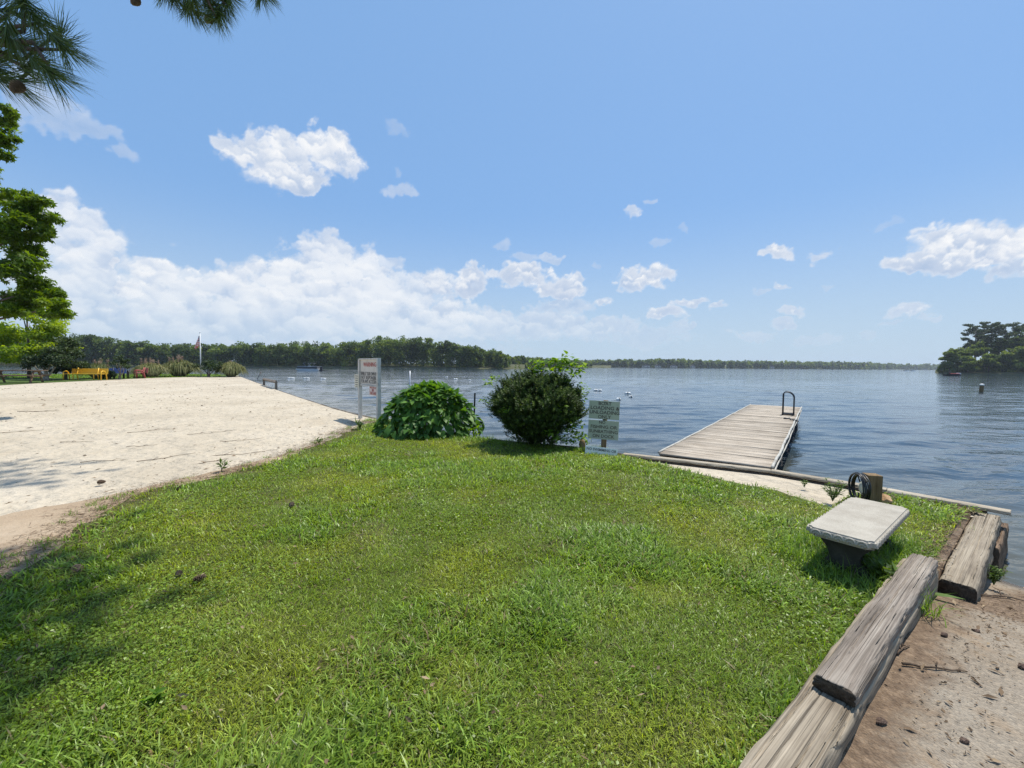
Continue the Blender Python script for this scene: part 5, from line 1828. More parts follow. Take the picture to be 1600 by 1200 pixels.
def terrain_strip(name, label, pts_Y, px_rng, depth, zback, mat_=None, step=30):
    """Low bank along a far shore, rising behind."""
    px = np.arange(px_rng[0], px_rng[1] + step, step)
    V, Q = [], []
    for p in px:
        Y0 = np.interp(p, [a for a, b in pts_Y], [b for a, b in pts_Y])
        a = rowpix_to(p, 570, Y0)
        u = np.array([a[0], a[1]]) / np.hypot(a[0], a[1])
        for k, (d, z) in enumerate(((-.6, LAKE - .4), (0.6, LAKE + .35), (4, LAKE + .9), (depth, zback))):
            V.append((a[0] + u[0] * d, a[1] + u[1] * d, z))
    for i in range(len(px) - 1):
        for k in range(3):
            Q.append((4 * i + k, 4 * i + k + 1, 4 * i + 5 + k, 4 * i + 4 + k))
    o = put(name, fix_normals(np_mesh(name, np.array(V), quads=np.array(Q), smooth=True)), mat_ or M_FARBANK)
    return tag(o, label, kind='structure')


M_FARBANK = speckled('far_shore_bank', [(0.3, (0.045, 0.055, 0.02)), (0.6, (0.10, 0.10, 0.045)), (0.8, (0.20, 0.16, 0.09))], 0.15, 0.05, 2.0)
terrain_strip('far_bank', 'low wooded bank across the cove', [(a, b) for a, b in LEFT_Y if a <= 800], (-320, 800), 75, 2.5)
wood_mass('forest', 'dark green mixed wood along the far side of the cove', (-310, 795), 1200, LEFT_Y, LEFT_TOP, 62, 13.0, 301, LM_FOREST, 300, 1.0)
MID_Y = [(760, 330), (830, 380), (880, 450), (930, 560)]
terrain_strip('far_bank', 'low wooded bank beyond the wooded point', MID_Y, (745, 945), 80, 3)
wood_mass('forest', 'second wooded point receding behind the first', (755, 925), 260, MID_Y, [(755, 551), (800, 556), (850, 560), (900, 564.5), (925, 566.5)], 60, 14, 302, LM_FOREST, 180, 1.7)
FAR_Y = [(820, 760), (1000, 760), (1200, 830), (1350, 980), (1400, 1250), (1520, 1450)]
terrain_strip('far_bank', 'distant shore of the lake with pale clearings', FAR_Y, (820, 1530), 160, 5)
wood_mass('forest', 'distant bluish wooded shore on the lake horizon', (820, 1500), 1100, FAR_Y, [(820, 564), (900, 564), (940, 562.5), (1000, 562), (1060, 561.5), (1110, 563.5), (1200, 564.5), (1280, 565.5), (1350, 566), (1400, 568.5), (1500, 569)], 130, 15, 303, LM_FOREST, 110, 3.0)

# reeds at the far left shore
g_ = np.random.default_rng(9)
n_ = 5000
px_ = g_.uniform(-60, 48, n_)
b_ = np.array([rowpix_to(p, 570, np.interp(p, [-300, 0, 100], [190, 200, 224]) - 1.5 + 2.5 * g_.random()) for p in px_])
b_[:, 2] = LAKE
reeds = leaf_obj('reeds', [leaf_arrays(b_, unit(np.array([0, 0, 1.0]) + g_.normal(0, .15, (n_, 3))), rand_dirs(n_, g_), g_.uniform(.8, 2.0, n_), .14, g_.uniform(.2, .9, n_), .02, 'strap')], LM_PAMPAS)
tag(reeds, 'pale green reed bed at the water line of the far left shore', kind='stuff')

# ---- the wooded point at the right edge, tree by tree
POINT_Y = [(1462, 225), (1480, 216), (1530, 210), (1600, 200), (1700, 190), (1800, 185)]
terrain_strip('point_land', 'low dark bank of the wooded point at the right', POINT_Y, (1462, 1800), 60, 1.2, step=12)


def point_tree(name, px, dY, ptop, width, label, kind, seed, group):
    g = np.random.default_rng(seed)
    Y = np.interp(px, [a for a, b in POINT_Y], [b for a, b in POINT_Y]) + dY
    q = rowpix_to(px, 570, Y)
    z0 = LAKE + 0.5
    h = rowpix_to(px, ptop, Y)[2] - z0
    root = thing(name, label, 'tree', (q[0], q[1], z0), group=group)
    blobs = []
    R = width / 2 * Y / FPX
    mb = MB()
    if kind == 'pine':
        limb(mb, [(0, 0, -.4), (.1, 0, h * .5), (0, 0, h * .97)], .36, .10, 8)
        for k in range(15):
            t = k / 14
            a = k * 2.4
            z = h * (.50 + .48 * t)
            r = R * (1.05 - .55 * t ** 1.5) * g.uniform(.45, 1)
            c = np.array([math.cos(a) * r, math.sin(a) * r, z])
            blobs.append((c, np.array([R * .48, R * .48, h * .036]) * g.uniform(.8, 1.2), 1, g.normal(0, .1)))
            limb(mb, [(0, 0, z - h * .05), tuple(c * np.array([.6, .6, 1]) - np.array([0, 0, h * .02])), tuple(c)], .10, .03, 5)
        leaf_obj('crown', crown_leaves(blobs, 6000, 0.66, g, 'diamond', .6, .7, 5), LM_PINEFAR, root)
    else:
        limb(mb, [(0, 0, -.4), (.1, 0, h * .4), (0, 0, h * .8)], .28, .08, 8)
        for k in range(16):
            a = k * 2.4
            t = g.random()
            r = R * g.uniform(.15, .72) * (1 - .55 * t)
            blobs.append((np.array([math.cos(a) * r, math.sin(a) * r, h * (.10 + .80 * t)]), np.array([R * .46, R * .46, h * .14]) * g.uniform(.75, 1.2), 1, g.normal(0, .12)))
        leaf_obj('crown', crown_leaves(blobs, 8500, 0.72, g, 'diamond', .7, .6, 6), LM_FOREST, root)
    mb.build('trunk', M_BARK, root, smooth=True)


for i, (px, dY, pt, w, lab) in enumerate([(1522, 16, 507, 34, 'leftmost tall pine of the wooded point, its crown reaching out over lower trees'), (1546, 20, 504, 36, 'tall flat topped pine standing third from the left tip of the point'),
                                         (1568, 14, 503, 40, 'highest pine of the wooded point, near the right edge'), (1592, 22, 506, 38, 'tall pine at the right edge of the photo'), (1535, 30, 514, 30, 'thin pine standing behind the leftmost tall pine'), (1620, 18, 508, 40, 'pine just beyond the right edge')]):
    if px < 1615:
        point_tree('pine_tree', px, dY, pt, w, lab, 'pine', 400 + i, 'tall pines on the wooded point')
for i, (px, dY, pt, w, lab) in enumerate([(1484, 4, 546, 26, 'small rounded broadleaf tree at the very tip of the wooded point'), (1503, 7, 540, 30, 'broadleaf tree next to the tip of the wooded point'), (1524, 9, 533, 34, 'light topped broadleaf tree under the leftmost tall pine'),
                                         (1512, 2, 556, 26, 'low leafy tree overhanging the water near the red boat'), (1545, 3, 552, 36, 'spreading pale green tree at the water edge of the point'), (1575, 5, 545, 38, 'broad dark tree at the water edge below the highest pine'),
                                         (1602, 4, 538, 40, 'dense tree cut by the right edge of the photo'), (1560, 14, 530, 40, 'dark tree filling the gap between the tall pine trunks'), (1590, 16, 525, 44, 'tall dark broadleaf behind the right edge trees'), (1473, 1, 571, 12, 'low bush at the waterline of the tip of the point')]):
    point_tree('broadleaf_tree', px, dY, pt, w, lab, 'broad', 420 + i, 'broadleaf trees on the wooded point')
wood_mass('undergrowth', 'dark undergrowth along the foot of the wooded point', (1472, 1800), 150, [(a, b + 3) for a, b in POINT_Y], [(1470, 574), (1500, 566), (1800, 560)], 26, 7, 305, LM_FOREST, 200, .9, 0.0)
wood_mass('forest', 'wood going on beyond the right edge behind the point', (1585, 1800), 60, [(a, b + 16) for a, b in POINT_Y], [(1580, 520), (1640, 505), (1800, 495)], 40, 20, 306, LM_FOREST, 300, .9, 0.4)

# ---- houses across the lake
M_HWALL = paint('cream_house_wall', (0.55, 0.50, 0.42), 0.7)
M_HROOF = paint('grey_house_roof', (0.16, 0.14, 0.13), 0.8)
M_HWIN = paint('dark_window', (0.03, 0.035, 0.04), 0.2)
for i, (px, w, lab) in enumerate([(1009, 14, 'small pale lakeside house, farthest left of those across the lake'), (1027, 10, 'tiny house second from the left on the distant shore'), (1052, 13, 'pale house in the clearing on the distant shore'),
                                  (1082, 9, 'small house at the right end of the grassy clearing'), (1205, 9, 'lone pale house among trees far right of the clearing')]):
    Y = np.interp(px, [a for a, b in FAR_Y], [b for a, b in FAR_Y]) + 1
    q = rowpix_to(px, 570, Y)
    r = thing('lake_house', lab, 'house', (q[0], q[1], LAKE + .5), math.atan2(-q[0], q[1]) * .5, group='houses on the distant shore')
    MB().box((0, 0, 1.6), (w, 8, 3.2)).build('wall', M_HWALL, r)
    MB().prism([(-w / 2 - .6, 3.2), (0, 5.8), (w / 2 + .6, 3.2)], 9, Matrix.Translation((0, -4.5, 0))).build('roof', M_HROOF, r)
    for s in (-.28, .22):
        MB().box((w * s, -4.03, 1.7), (1.5, .06, 1.3)).build('window', M_HWIN, r)

# ------------------------------------------------------------------ boats, buoys and markers
def wake(name, p, L, w, label):
    g = np.random.default_rng(int(abs(p[0])))
    n = int(L * 22)
    t = g.random(n) ** 1.8
    x = p[0] + t * L
    y = p[1] + g.normal(0, w * (.3 + t), n)
    s = .32 * (1.2 - t) + .05
    c = np.stack([x, y, np.full(n, LAKE + .06) + .18 * g.random(n) * (1 - t)], 1)
    V = np.stack([c + np.array([a, b, 0]) * s[:, None] for a, b in ((-1.6, -.5), (1.6, -.5), (1.6, .5), (-1.6, .5))], 1).reshape(-1, 3)
    o = put(name, np_mesh(name, V, quads=np.arange(n * 4).reshape(-1, 4)), M_FOAM)
    return tag(o, label, kind='stuff')


M_FOAM = paint('white_foam', (0.82, 0.84, 0.85), 0.6)
bp = at(484, 579.3, LAKE)
s_ = bp.y / FPX
pb = thing('pontoon_boat', 'silver pontoon boat with a flat canopy speeding left across the cove', 'boat', (bp.x, bp.y, LAKE), math.pi - .12)
for y in (-1.0, 1.0):
    MB().tube([(-3.4, y, .12), (2.4, y, .12), (3.1, y, .20), (3.75, y, .48)], [.30, .31, .27, .06], 12).build('pontoon', M_ALU, pb, smooth=True)
MB().box((0.05, 0, .50), (7.0, 2.5, .14)).build('deck', M_WHITE, pb, .03)
M_SLATE = paint('slate_panel', (0.07, 0.075, 0.08), .5)
for y in (-1.2, 1.2):
    MB().box((.1, y, .92), (6.3, .05, .68)).build('side_panel', M_SLATE, pb, .02)
    MB().tube([(-3.0, y, 1.29), (3.2, y, 1.29)], .04, 6).build('rail', M_ALU, pb)
MB().box((3.2, 0, .92), (.05, 2.3, .62)).build('bow_gate', M_ALU, pb, .02)
MB().box((-.2, .45, 1.0), (.6, .8, .9)).build('console', M_WHITE, pb, .06)
MB().box((-2.3, 0, .95), (1.0, 2.0, .7)).build('bench_seat', M_SLATE, pb, .08)
MB().box((.1, 0, 2.28), (2.6, 2.3, .09)).build('canopy', paint('grey_canopy', (0.16, 0.165, 0.17), .8), pb, .03)
for x, y in ((-1.1, -1.15), (1.3, -1.15), (-1.1, 1.15), (1.3, 1.15)):
    MB().tube([(x * .2 + .2, y, 1.25), (x, y, 2.26)], .03, 6).build('canopy_pole', M_ALU, pb)
MB().box((-3.75, 0, .75), (.7, .5, 1.0)).build('outboard_motor', M_BLACK, pb, .1)
wake('wake', (bp.x + 3.9, bp.y - .2, 0), 17, .25, 'white wake trailing behind the pontoon boat')

M_RED = paint('red_paint', (0.45, 0.035, 0.03), 0.5)
kp = at(1489, 587.3, LAKE)
rb = thing('fishing_boat', 'small red and dark open boat near the wooded point', 'boat', (kp.x, kp.y, LAKE), -.1)
prof = []
vs, fs = [], []
for i in range(9):
    t = i / 8
    x = -2.4 + 4.8 * t
    w = .75 * (1 - max(t - .55, 0) ** 2 * 4.6)
    vs += [(x, -w, .55 + .12 * t), (x, -w * .7, -.1), (x, w * .7, -.1), (x, w, .55 + .12 * t)]
for i in range(8):
    for k in range(3):
        fs.append((4 * i + k, 4 * i + k + 1, 4 * i + 5 + k, 4 * i + 4 + k))
fs += [(0, 1, 2, 3), (35, 34, 33, 32)]
mb = MB()
mb.add(vs, fs)
mb.build('hull', M_BLACK, rb)
MB().box((.35, 0, .62), (2.2, 1.2, .35)).build('cargo_cover', M_RED, rb, .12)
MB().box((1.6, 0, .75), (.7, .8, .4)).build('cooler', M_WHITE, rb, .05)
MB().box((-1.1, 0, .42), (.35, 1.3, .07)).build('seat', M_WHITE, rb)
for i, (px, py, lab) in enumerate([(1416, 579.0, 'tiny white speedboat far out by the distant shore, left of a second one'), (1426, 579.0, 'tiny white speedboat nearest the wooded point on the far water')]):
    q = at(px, py, LAKE)
    q = Vector(rowpix_to(px, 578.6, 420)) if True else q
    q.z = LAKE
    b = thing('speedboat', lab, 'boat', q, math.pi, group='speedboats far out')
    MB().prism([(-2.2, 0.0), (1.6, 0.0), (2.6, .75), (-2.2, .7)], 1.8, Matrix.Translation((0, -.9, 0))).build('hull', M_WHITE, b, .1)
    MB().prism([(-.2, .7), (.9, .7), (.3, 1.25)], 1.3, Matrix.Translation((0, -.65, 0))).build('windscreen', M_HWIN, b)


def person(name, loc, label, seated=True, top=(0.35, 0.05, 0.045), skin=(0.34, 0.20, 0.13), rz=0.0):
    """One continuous skinned body; shirt and hair as its own clothing."""
    J = {'pel': (0, 0, .0), 'sp': (0, .01, .22), 'ch': (0, .03, .42), 'nk': (0, .02, .55), 'hd': (0, 0, .66), 'tp': (0, 0, .80),
         'ls': (-.18, .02, .47), 'le': (-.25, -.08, .22), 'lw': (-.16, -.30, .16), 'rs': (.18, .02, .47), 're': (.25, -.08, .22), 'rw': (.16, -.30, .16),
         'lh': (-.10, -.02, -.02), 'lk': (-.13, -.44, .03), 'lf': (-.13, -.46, -.38), 'lt': (-.13, -.62, -.40), 'rh': (.10, -.02, -.02), 'rk': (.13, -.44, .03), 'rf': (.13, -.46, -.38), 'rt': (.13, -.62, -.40)}
    R = {'pel': .15, 'sp': .14, 'ch': .16, 'nk': .06, 'hd': .095, 'tp': .07, 'ls': .07, 'le': .048, 'lw': .035, 'rs': .07, 're': .048, 'rw': .035, 'lh': .10, 'lk': .07, 'lf': .05, 'lt': .035, 'rh': .10, 'rk': .07, 'rf': .05, 'rt': .035}
    E = [('pel', 'sp'), ('sp', 'ch'), ('ch', 'nk'), ('nk', 'hd'), ('hd', 'tp'), ('ch', 'ls'), ('ls', 'le'), ('le', 'lw'), ('ch', 'rs'), ('rs', 're'), ('re', 'rw'), ('pel', 'lh'), ('lh', 'lk'), ('lk', 'lf'), ('lf', 'lt'), ('pel', 'rh'), ('rh', 'rk'), ('rk', 'rf'), ('rf', 'rt')]
    keys = list(J)
    me = bpy.data.meshes.new(name)
    me.from_pydata([J[k] for k in keys], [(keys.index(a), keys.index(b)) for a, b in E], [])
    tmp = bpy.data.objects.new(name, me)
    COL.objects.link(tmp)
    md = tmp.modifiers.new('skin', 'SKIN')
    for k, sv in zip(keys, me.skin_vertices[0].data):
        sv.radius = (R[k], R[k])
        sv.use_root = k == 'pel'
    tmp.modifiers.new('sub', 'SUBSURF').levels = 1
    bpy.context.view_layer.update()
    m2 = bpy.data.meshes.new_from_object(tmp.evaluated_get(bpy.context.evaluated_depsgraph_get()))
    bpy.data.objects.remove(tmp)
    ms, mt, mh = paint('skin', skin, .6), paint('jacket', top, .8), paint('dark_hair', (.03, .02, .015), .7)
    for m in (ms, mt, paint('dark_trousers', (.04, .045, .06), .8), mh):
        m2.materials.append(m)
    for p in m2.polygons:
        z, y = p.center.z, p.center.y
        p.material_index = 3 if z > .74 or (z > .66 and y > .03) else 0 if z > .53 or (y < -.27 and abs(p.center.x) > .1 and z > .1) else 2 if z < .06 else 1
    m2.name = name
    o = put(name, m2)
    o.location = loc
    o.rotation_euler = (0, 0, rz)
    return tag(o, label, 'person')


person('person', (kp.x - 1.1, kp.y + .1, LAKE + .55), 'person in a dark jacket sitting at the left end of the small red boat', top=(.05, .02, .03), rz=math.pi / 2)

M_BUOY = paint('white_buoy_plastic', (0.80, 0.80, 0.76), 0.5, 0.1, (0.45, 0.42, 0.36))


def buoy(px, py, L, r, label, rz):
    q = at(px, py, LAKE)
    root = thing('swim_buoy', label, 'buoy', (q.x, q.y, LAKE), rz, group='white swim line floats')
    pr = [(.02, -L / 2 - .04), (r * .45, -L / 2), (r * .9, -L / 2 + r * .5), (r, -L * .2), (r * .96, 0), (r, L * .2), (r * .9, L / 2 - r * .5), (r * .45, L / 2), (.02, L / 2 + .04)]
    MB().lathe(pr, 14, Matrix.Translation((0, 0, r * .35)) @ Matrix.Rotation(math.pi / 2, 4, 'Y')).build('float', M_BUOY, root, smooth=True)
    MB().lathe([(r * 1.04, -.03), (r * 1.04, .03)], 14, Matrix.Translation((0, 0, r * .35)) @ Matrix.Rotation(math.pi / 2, 4, 'Y')).build('rope_band', M_BLACK, root, smooth=True)


for (px, py, L, r, lab, rz) in [(931, 610.5, .34, .10, 'left one of two white floats touching end to end, right of the dark bush', .1), (937.5, 611, .30, .10, 'right one of two white floats touching end to end, right of the dark bush', -.2),
                                (981, 615.5, .42, .11, 'long white float upper right of the grey green sign', -.3), (985.5, 620.5, .22, .09, 'small white float below the long one at the upper right of the sign', .2),
                                (966.5, 625.5, .28, .13, 'roundest white float, almost touching the corner of the grey green sign', .4), (712, 593, .55, .12, 'white float on the water above the leafy mound', .1), (734, 594.5, .30, .10, 'small dark looking float just left of the dark bush top', .2),
                                (698, 589, .40, .10, 'faint white float left of its brighter twin above the leafy mound', 0), (455, 591.8, .9, .12, 'white float nearest the wooden rail frame on the water', .1), (479, 591.8, .8, .12, 'middle one of three far floats left of the notice board', .1), (505, 592.3, .7, .12, 'far white float closest to the notice board', .1)]:
    buoy(px, py, L, r, lab, rz)

q = at(1533, 612.5, LAKE)
mk = thing('marker_pile', 'leaning brown marker pile with a pale cap standing in open water', 'post', (q.x, q.y, LAKE), rot=(0, .10, .3))
MB().lathe([(.15, -1.0), (.15, .62), (.145, .66)], 14).build('pile', M_POST, mk, smooth=True)
MB().lathe([(.165, .60), (.165, .70), (.10, .76), (.01, .78)], 14).build('cap', M_BUOY, mk, smooth=True)
for (px, py0, py1, w, lab) in [(35.5, 574, 580.6, .34, 'taller of two dark posts in the cove behind the picnic table'), (40.3, 576, 581.2, .26, 'shorter of two dark posts in the cove behind the picnic table')]:
    q = at(px, py1, LAKE)
    h = height_at(q, py0) - LAKE
    tag(MB().lathe([(w * .42, -1), (w * .42, h * .35), (w * .5, h * .55), (w * .36, h * .85), (w * .3, h)], 10).build('mooring_post', M_GREYPOST, None, smooth=True, loc=(q.x, q.y, LAKE), rot=(0, .05, 0)), lab, 'post', 'dark posts in the cove')

# ------------------------------------------------------------------ on and beside the beach
# rail frame and leaning stake
ra, rb_ = gp(412.5, 601.5), gp(431.5, 607.5)
d = (rb_ - ra)
fr = thing('rail_frame', 'low weathered wooden rail on two posts at the edge of the sand', 'rail', (ra.x, ra.y, ra.z), math.atan2(d.y, d.x))
L = Vector((d.x, d.y)).length
ha, hb = height_at(ra, 591.5) - ra.z, height_at(rb_, 596) - ra.z
MB().box((0, 0, ha / 2 - .2), (.12, .12, ha + .4)).build('post', M_GREYPOST, fr, .01)
MB().box((L, 0, hb / 2 - .2), (.12, .12, hb + .4)).build('post', M_GREYPOST, fr, .01)
MB().tube([(-.1, 0, ha - .03), (L + .06, 0, hb - .03)], .085, 4).build('top_rail', M_TIMBER_G, fr)
q = at(402, 592.5, LAKE)
tag(MB().lathe([(.05, -.8), (.05, 1.15)], 8).build('leaning_stake', M_GREYPOST, None, smooth=True, loc=(q.x, q.y, LAKE), rot=(0, .5, 0)), 'thin stake leaning to the right out of the water by the rail', 'stake')

# flagpole
q = gp(314, 588.3)
fp = thing('flagpole', 'white flagpole with a limp flag at the end of the beach', 'flagpole', q)
H = height_at(q, 520.5) - q.z
MB().lathe([(.05, -.1), (.045, H * .5), (.03, H)], 10).build('pole', M_WHITE, fp, smooth=True)
MB().lathe([(.005, H), (.05, H + .03), (.05, H + .07), (.005, H + .11)], 10).build('finial', M_ALU, fp, smooth=True)
fl = thing('flag', 'limp red white and blue striped flag hanging on the flagpole', 'flag', (q.x, q.y, q.z + H))


def flag_mat():
    m, t = material('striped_flag_cloth')
    uv = t.n('ShaderNodeAttribute', None, attribute_name='fuv').outputs['Color']
    sp_ = t.n('ShaderNodeSeparateColor', {0: uv})
    u, v = sp_.outputs[0], sp_.outputs[1]
    st = t.math('GREATER_THAN', t.math('FRACT', t.math('MULTIPLY', v, 6.5)), 0.5)
    col = t.mix(st, (.52, .04, .05), (.75, .74, .72))
    canton = t.math('MULTIPLY', t.math('LESS_THAN', u, .42), t.math('GREATER_THAN', v, .46))
    vv = t.n('ShaderNodeTexVoronoi', {'Vector': uv, 'Scale': 18.0, 'Randomness': 0.0})
    star = t.math('LESS_THAN', vv.outputs['Distance'], 0.22)
    col = t.mix(canton, col, t.mix(star, (.03, .05, .16), (.75, .75, .75)))
    p = t.n('ShaderNodeBsdfPrincipled', {'Base Color': col, 'Roughness': .8})
    t.n('ShaderNodeOutputMaterial', {'Surface': p.outputs[0]})
    return m


nu, nv = 30, 24
U, Vv = np.meshgrid(np.linspace(0, 1, nu), np.linspace(0, 1, nv), indexing='ij')
FH = H - (height_at(q, 547) - q.z)
# hangs in folds: the fly end drops down along the pole
x = -.05 - .42 * U ** .8 * (.55 + .45 * np.cos(Vv * 2.5)) + .05 * np.sin(U * 14)
y = .10 * np.sin(U * 13 + Vv * 2) * (.3 + U)
z = -.15 - (1 - Vv) * FH * .62 - U * FH * .36 * (1 - .35 * (1 - Vv))
idx = np.arange(nu * nv).reshape(nu, nv)
qd = np.stack([idx[:-1, :-1], idx[1:, :-1], idx[1:, 1:], idx[:-1, 1:]], -1).reshape(-1, 4)
put('cloth', np_mesh('cloth', np.stack([x, y, z], -1).reshape(-1, 3), quads=qd, attrs={'fuv': np.stack([U.ravel(), Vv.ravel(), 0 * U.ravel()], 1)}, smooth=True), flag_mat(), fl)

# park benches
M_YEL = paint('yellow_coated_metal', (0.72, 0.42, 0.02), 0.42, 0.05, (0.6, 0.34, 0.02))
M_BLUE = paint('blue_coated_metal', (0.03, 0.06, 0.20), 0.42, 0.05, (0.05, 0.08, 0.2))
M_REDB = paint('faded_red_coated_metal', (0.40, 0.085, 0.075), 0.5, 0.08, (0.45, 0.16, 0.13))


def perforated(base):
    m = base.copy()
    t = NT.__new__(NT)
    t.t = m.node_tree
    out = next(n for n in t.t.nodes if n.type == 'OUTPUT_MATERIAL')
    p = next(n for n in t.t.nodes if n.type == 'BSDF_PRINCIPLED')
    co = t.n('ShaderNodeTexCoord').outputs['Object']
    fx = t.math('FRACT', t.math('MULTIPLY', t.n('ShaderNodeSeparateXYZ', {0: co}).outputs[0], 22.0))
    fz = t.math('FRACT', t.math('MULTIPLY', t.math('ADD', t.n('ShaderNodeSeparateXYZ', {0: co}).outputs[2], t.n('ShaderNodeSeparateXYZ', {0: co}).outputs[1]), 22.0))
    hole = t.math('MULTIPLY', t.math('GREATER_THAN', fx, .45), t.math('GREATER_THAN', fz, .45))
    tr = t.n('ShaderNodeBsdfTransparent')
    mx = t.n('ShaderNodeMixShader', {0: hole, 1: p.outputs[0], 2: tr.outputs[0]})
    t.t.links.new(mx.outputs[0], out.inputs[0])
    return m


def park_bench(loc, rz, label, mat, legmat, L=2.2, cat='bench', sc=1.0):
    root = thing('park_bench', label, cat, loc, rz, group='metal benches along the far edge of the sand')
    pm = mat
    # local: x along the bench, -y front
    MB().box((0, -.02, .43), (L, .46, .035)).build('seat', pm, root, .015)
    MB().box((0, .30, .66), (L, .035, .42), Matrix.Translation((0, .02, 0)) @ Matrix.Rotation(-.16, 4, 'X')).build('backrest', pm, root, .015)
    for s in (-1, 1):
        x = s * (L / 2 + .02)
        pts = [(x, -.30, 0), (x, -.30, .50), (x, -.24, .60), (x, -.12, .645), (x, .06, .62), (x, .16, .50), (x, .20, .30), (x, .26, 0)]
        MB().tube(pts, .036, 8).build('arm_frame', legmat, root, smooth=True)
    for s in (-.28, .28):
        MB().tube([(s * L, .24, 0), (s * L, .16, .40), (s * L, .30, .86)], .03, 8).build('leg', legmat, root, smooth=True)
        MB().tube([(s * L, -.20, 0), (s * L, -.20, .42)], .03, 8).build('leg', legmat, root, smooth=True)


q = gp(134, 593.5)
park_bench(q, math.atan2(-q.x, q.y) * .25, 'bright yellow metal bench at the far edge of the sand', M_YEL, M_YEL, 2.25)
q = gp(186, 591.5)
park_bench(q, 0.9, 'blue metal bench on black legs between yellow and red ones', M_BLUE, M_BLACK, 1.0)
q = gp(219, 590.5)
park_bench(q, -.75, 'faded red metal bench in front of the pampas grass', M_REDB, M_REDB, 1.3)

# picnic table
q = gp(27, 598)
pt_ = thing('picnic_table', 'dark brown wooden picnic table with attached benches on the sand', 'picnic table', q, .46)
PL = 2.5
mb = MB()
for k in range(5):
    mb.box((0, (k - 2) * .155, .76), (PL, .145, .045))
mb.build('tabletop', M_TIMBER_D, pt_, .006)
for s in (-1, 1):
    mb = MB()
    for k in range(2):
        mb.box((0, s * (.66 + .15 * k), .45), (PL, .14, .045))
    mb.build('seat', M_TIMBER_D, pt_, .006)
for x in (-.85, .85):
    for s in (-1, 1):
        MB().tube([(x, s * .26, .73), (x, s * .70, -.02)], .062, 4).build('leg', M_TIMBER_D, pt_)
    MB().box((x + .06, 0, .405), (.04, 1.62, .10)).build('cross_brace', M_TIMBER_D, pt_)
    MB().box((x + .06, 0, .70), (.04, .74, .09)).build('top_brace', M_TIMBER_D, pt_)

# ------------------------------------------------------------------ summer haze over the lake
hz_me = bpy.data.meshes.new('haze')
bm = bmesh.new()
bmesh.ops.create_cube(bm, size=1, matrix=Matrix.Translation((0, 900, 14.5)) @ Matrix.Diagonal((4600, 2500, 35, 1)))
bm.to_mesh(hz_me)
bm.free()
m, t = material('summer_haze')
vol = t.n('ShaderNodeVolumePrincipled', {'Color': (0.80, 0.88, 1.0, 1), 'Density': 0.00017, 'Anisotropy': 0.2})
t.n('ShaderNodeOutputMaterial', {'Volume': vol.outputs[0]})
tag(put('haze', hz_me, m), 'thin blue summer haze over the lake', kind='stuff')

# ------------------------------------------------------------------ the lawn's grass
def grass_mat():
    m, t = material('turf_blade')
    col = t.n('ShaderNodeAttribute', None, attribute_name='Col').outputs['Color']
    p = t.n('ShaderNodeBsdfPrincipled', {'Base Color': col, 'Roughness': .40, 'Specular IOR Level': .42})
    tr = t.n('ShaderNodeBsdfTranslucent', {'Color': t.n('ShaderNodeHueSaturation', {'Hue': .49, 'Saturation': 1.1, 'Value': 1.35, 'Color': col}).outputs[0]})
    mx = t.n('ShaderNodeMixShader', {0: .45, 1: p.outputs[0], 2: tr.outputs[0]})
    t.n('ShaderNodeOutputMaterial', {'Surface': mx.outputs[0]})
    return m


M_GRASS = grass_mat()


def grow(poly, n, rmin, rmax, rho_r0, power, seed, hw=1.22):
    """Random points in poly, denser near the viewer."""
    g = np.random.default_rng(seed)
    rr = np.linspace(rmin, rmax, 4000)
    pdf = np.minimum(1, rho_r0 / rr) ** power * rr
    cdf = np.cumsum(pdf)
    cdf /= cdf[-1]
    r = np.interp(g.random(n), cdf, rr)
    th = g.uniform(-hw, hw, n)
    x, y = r * np.sin(th), r * np.cos(th)
    ok = inside(poly, x, y)
    return x[ok], y[ok], g


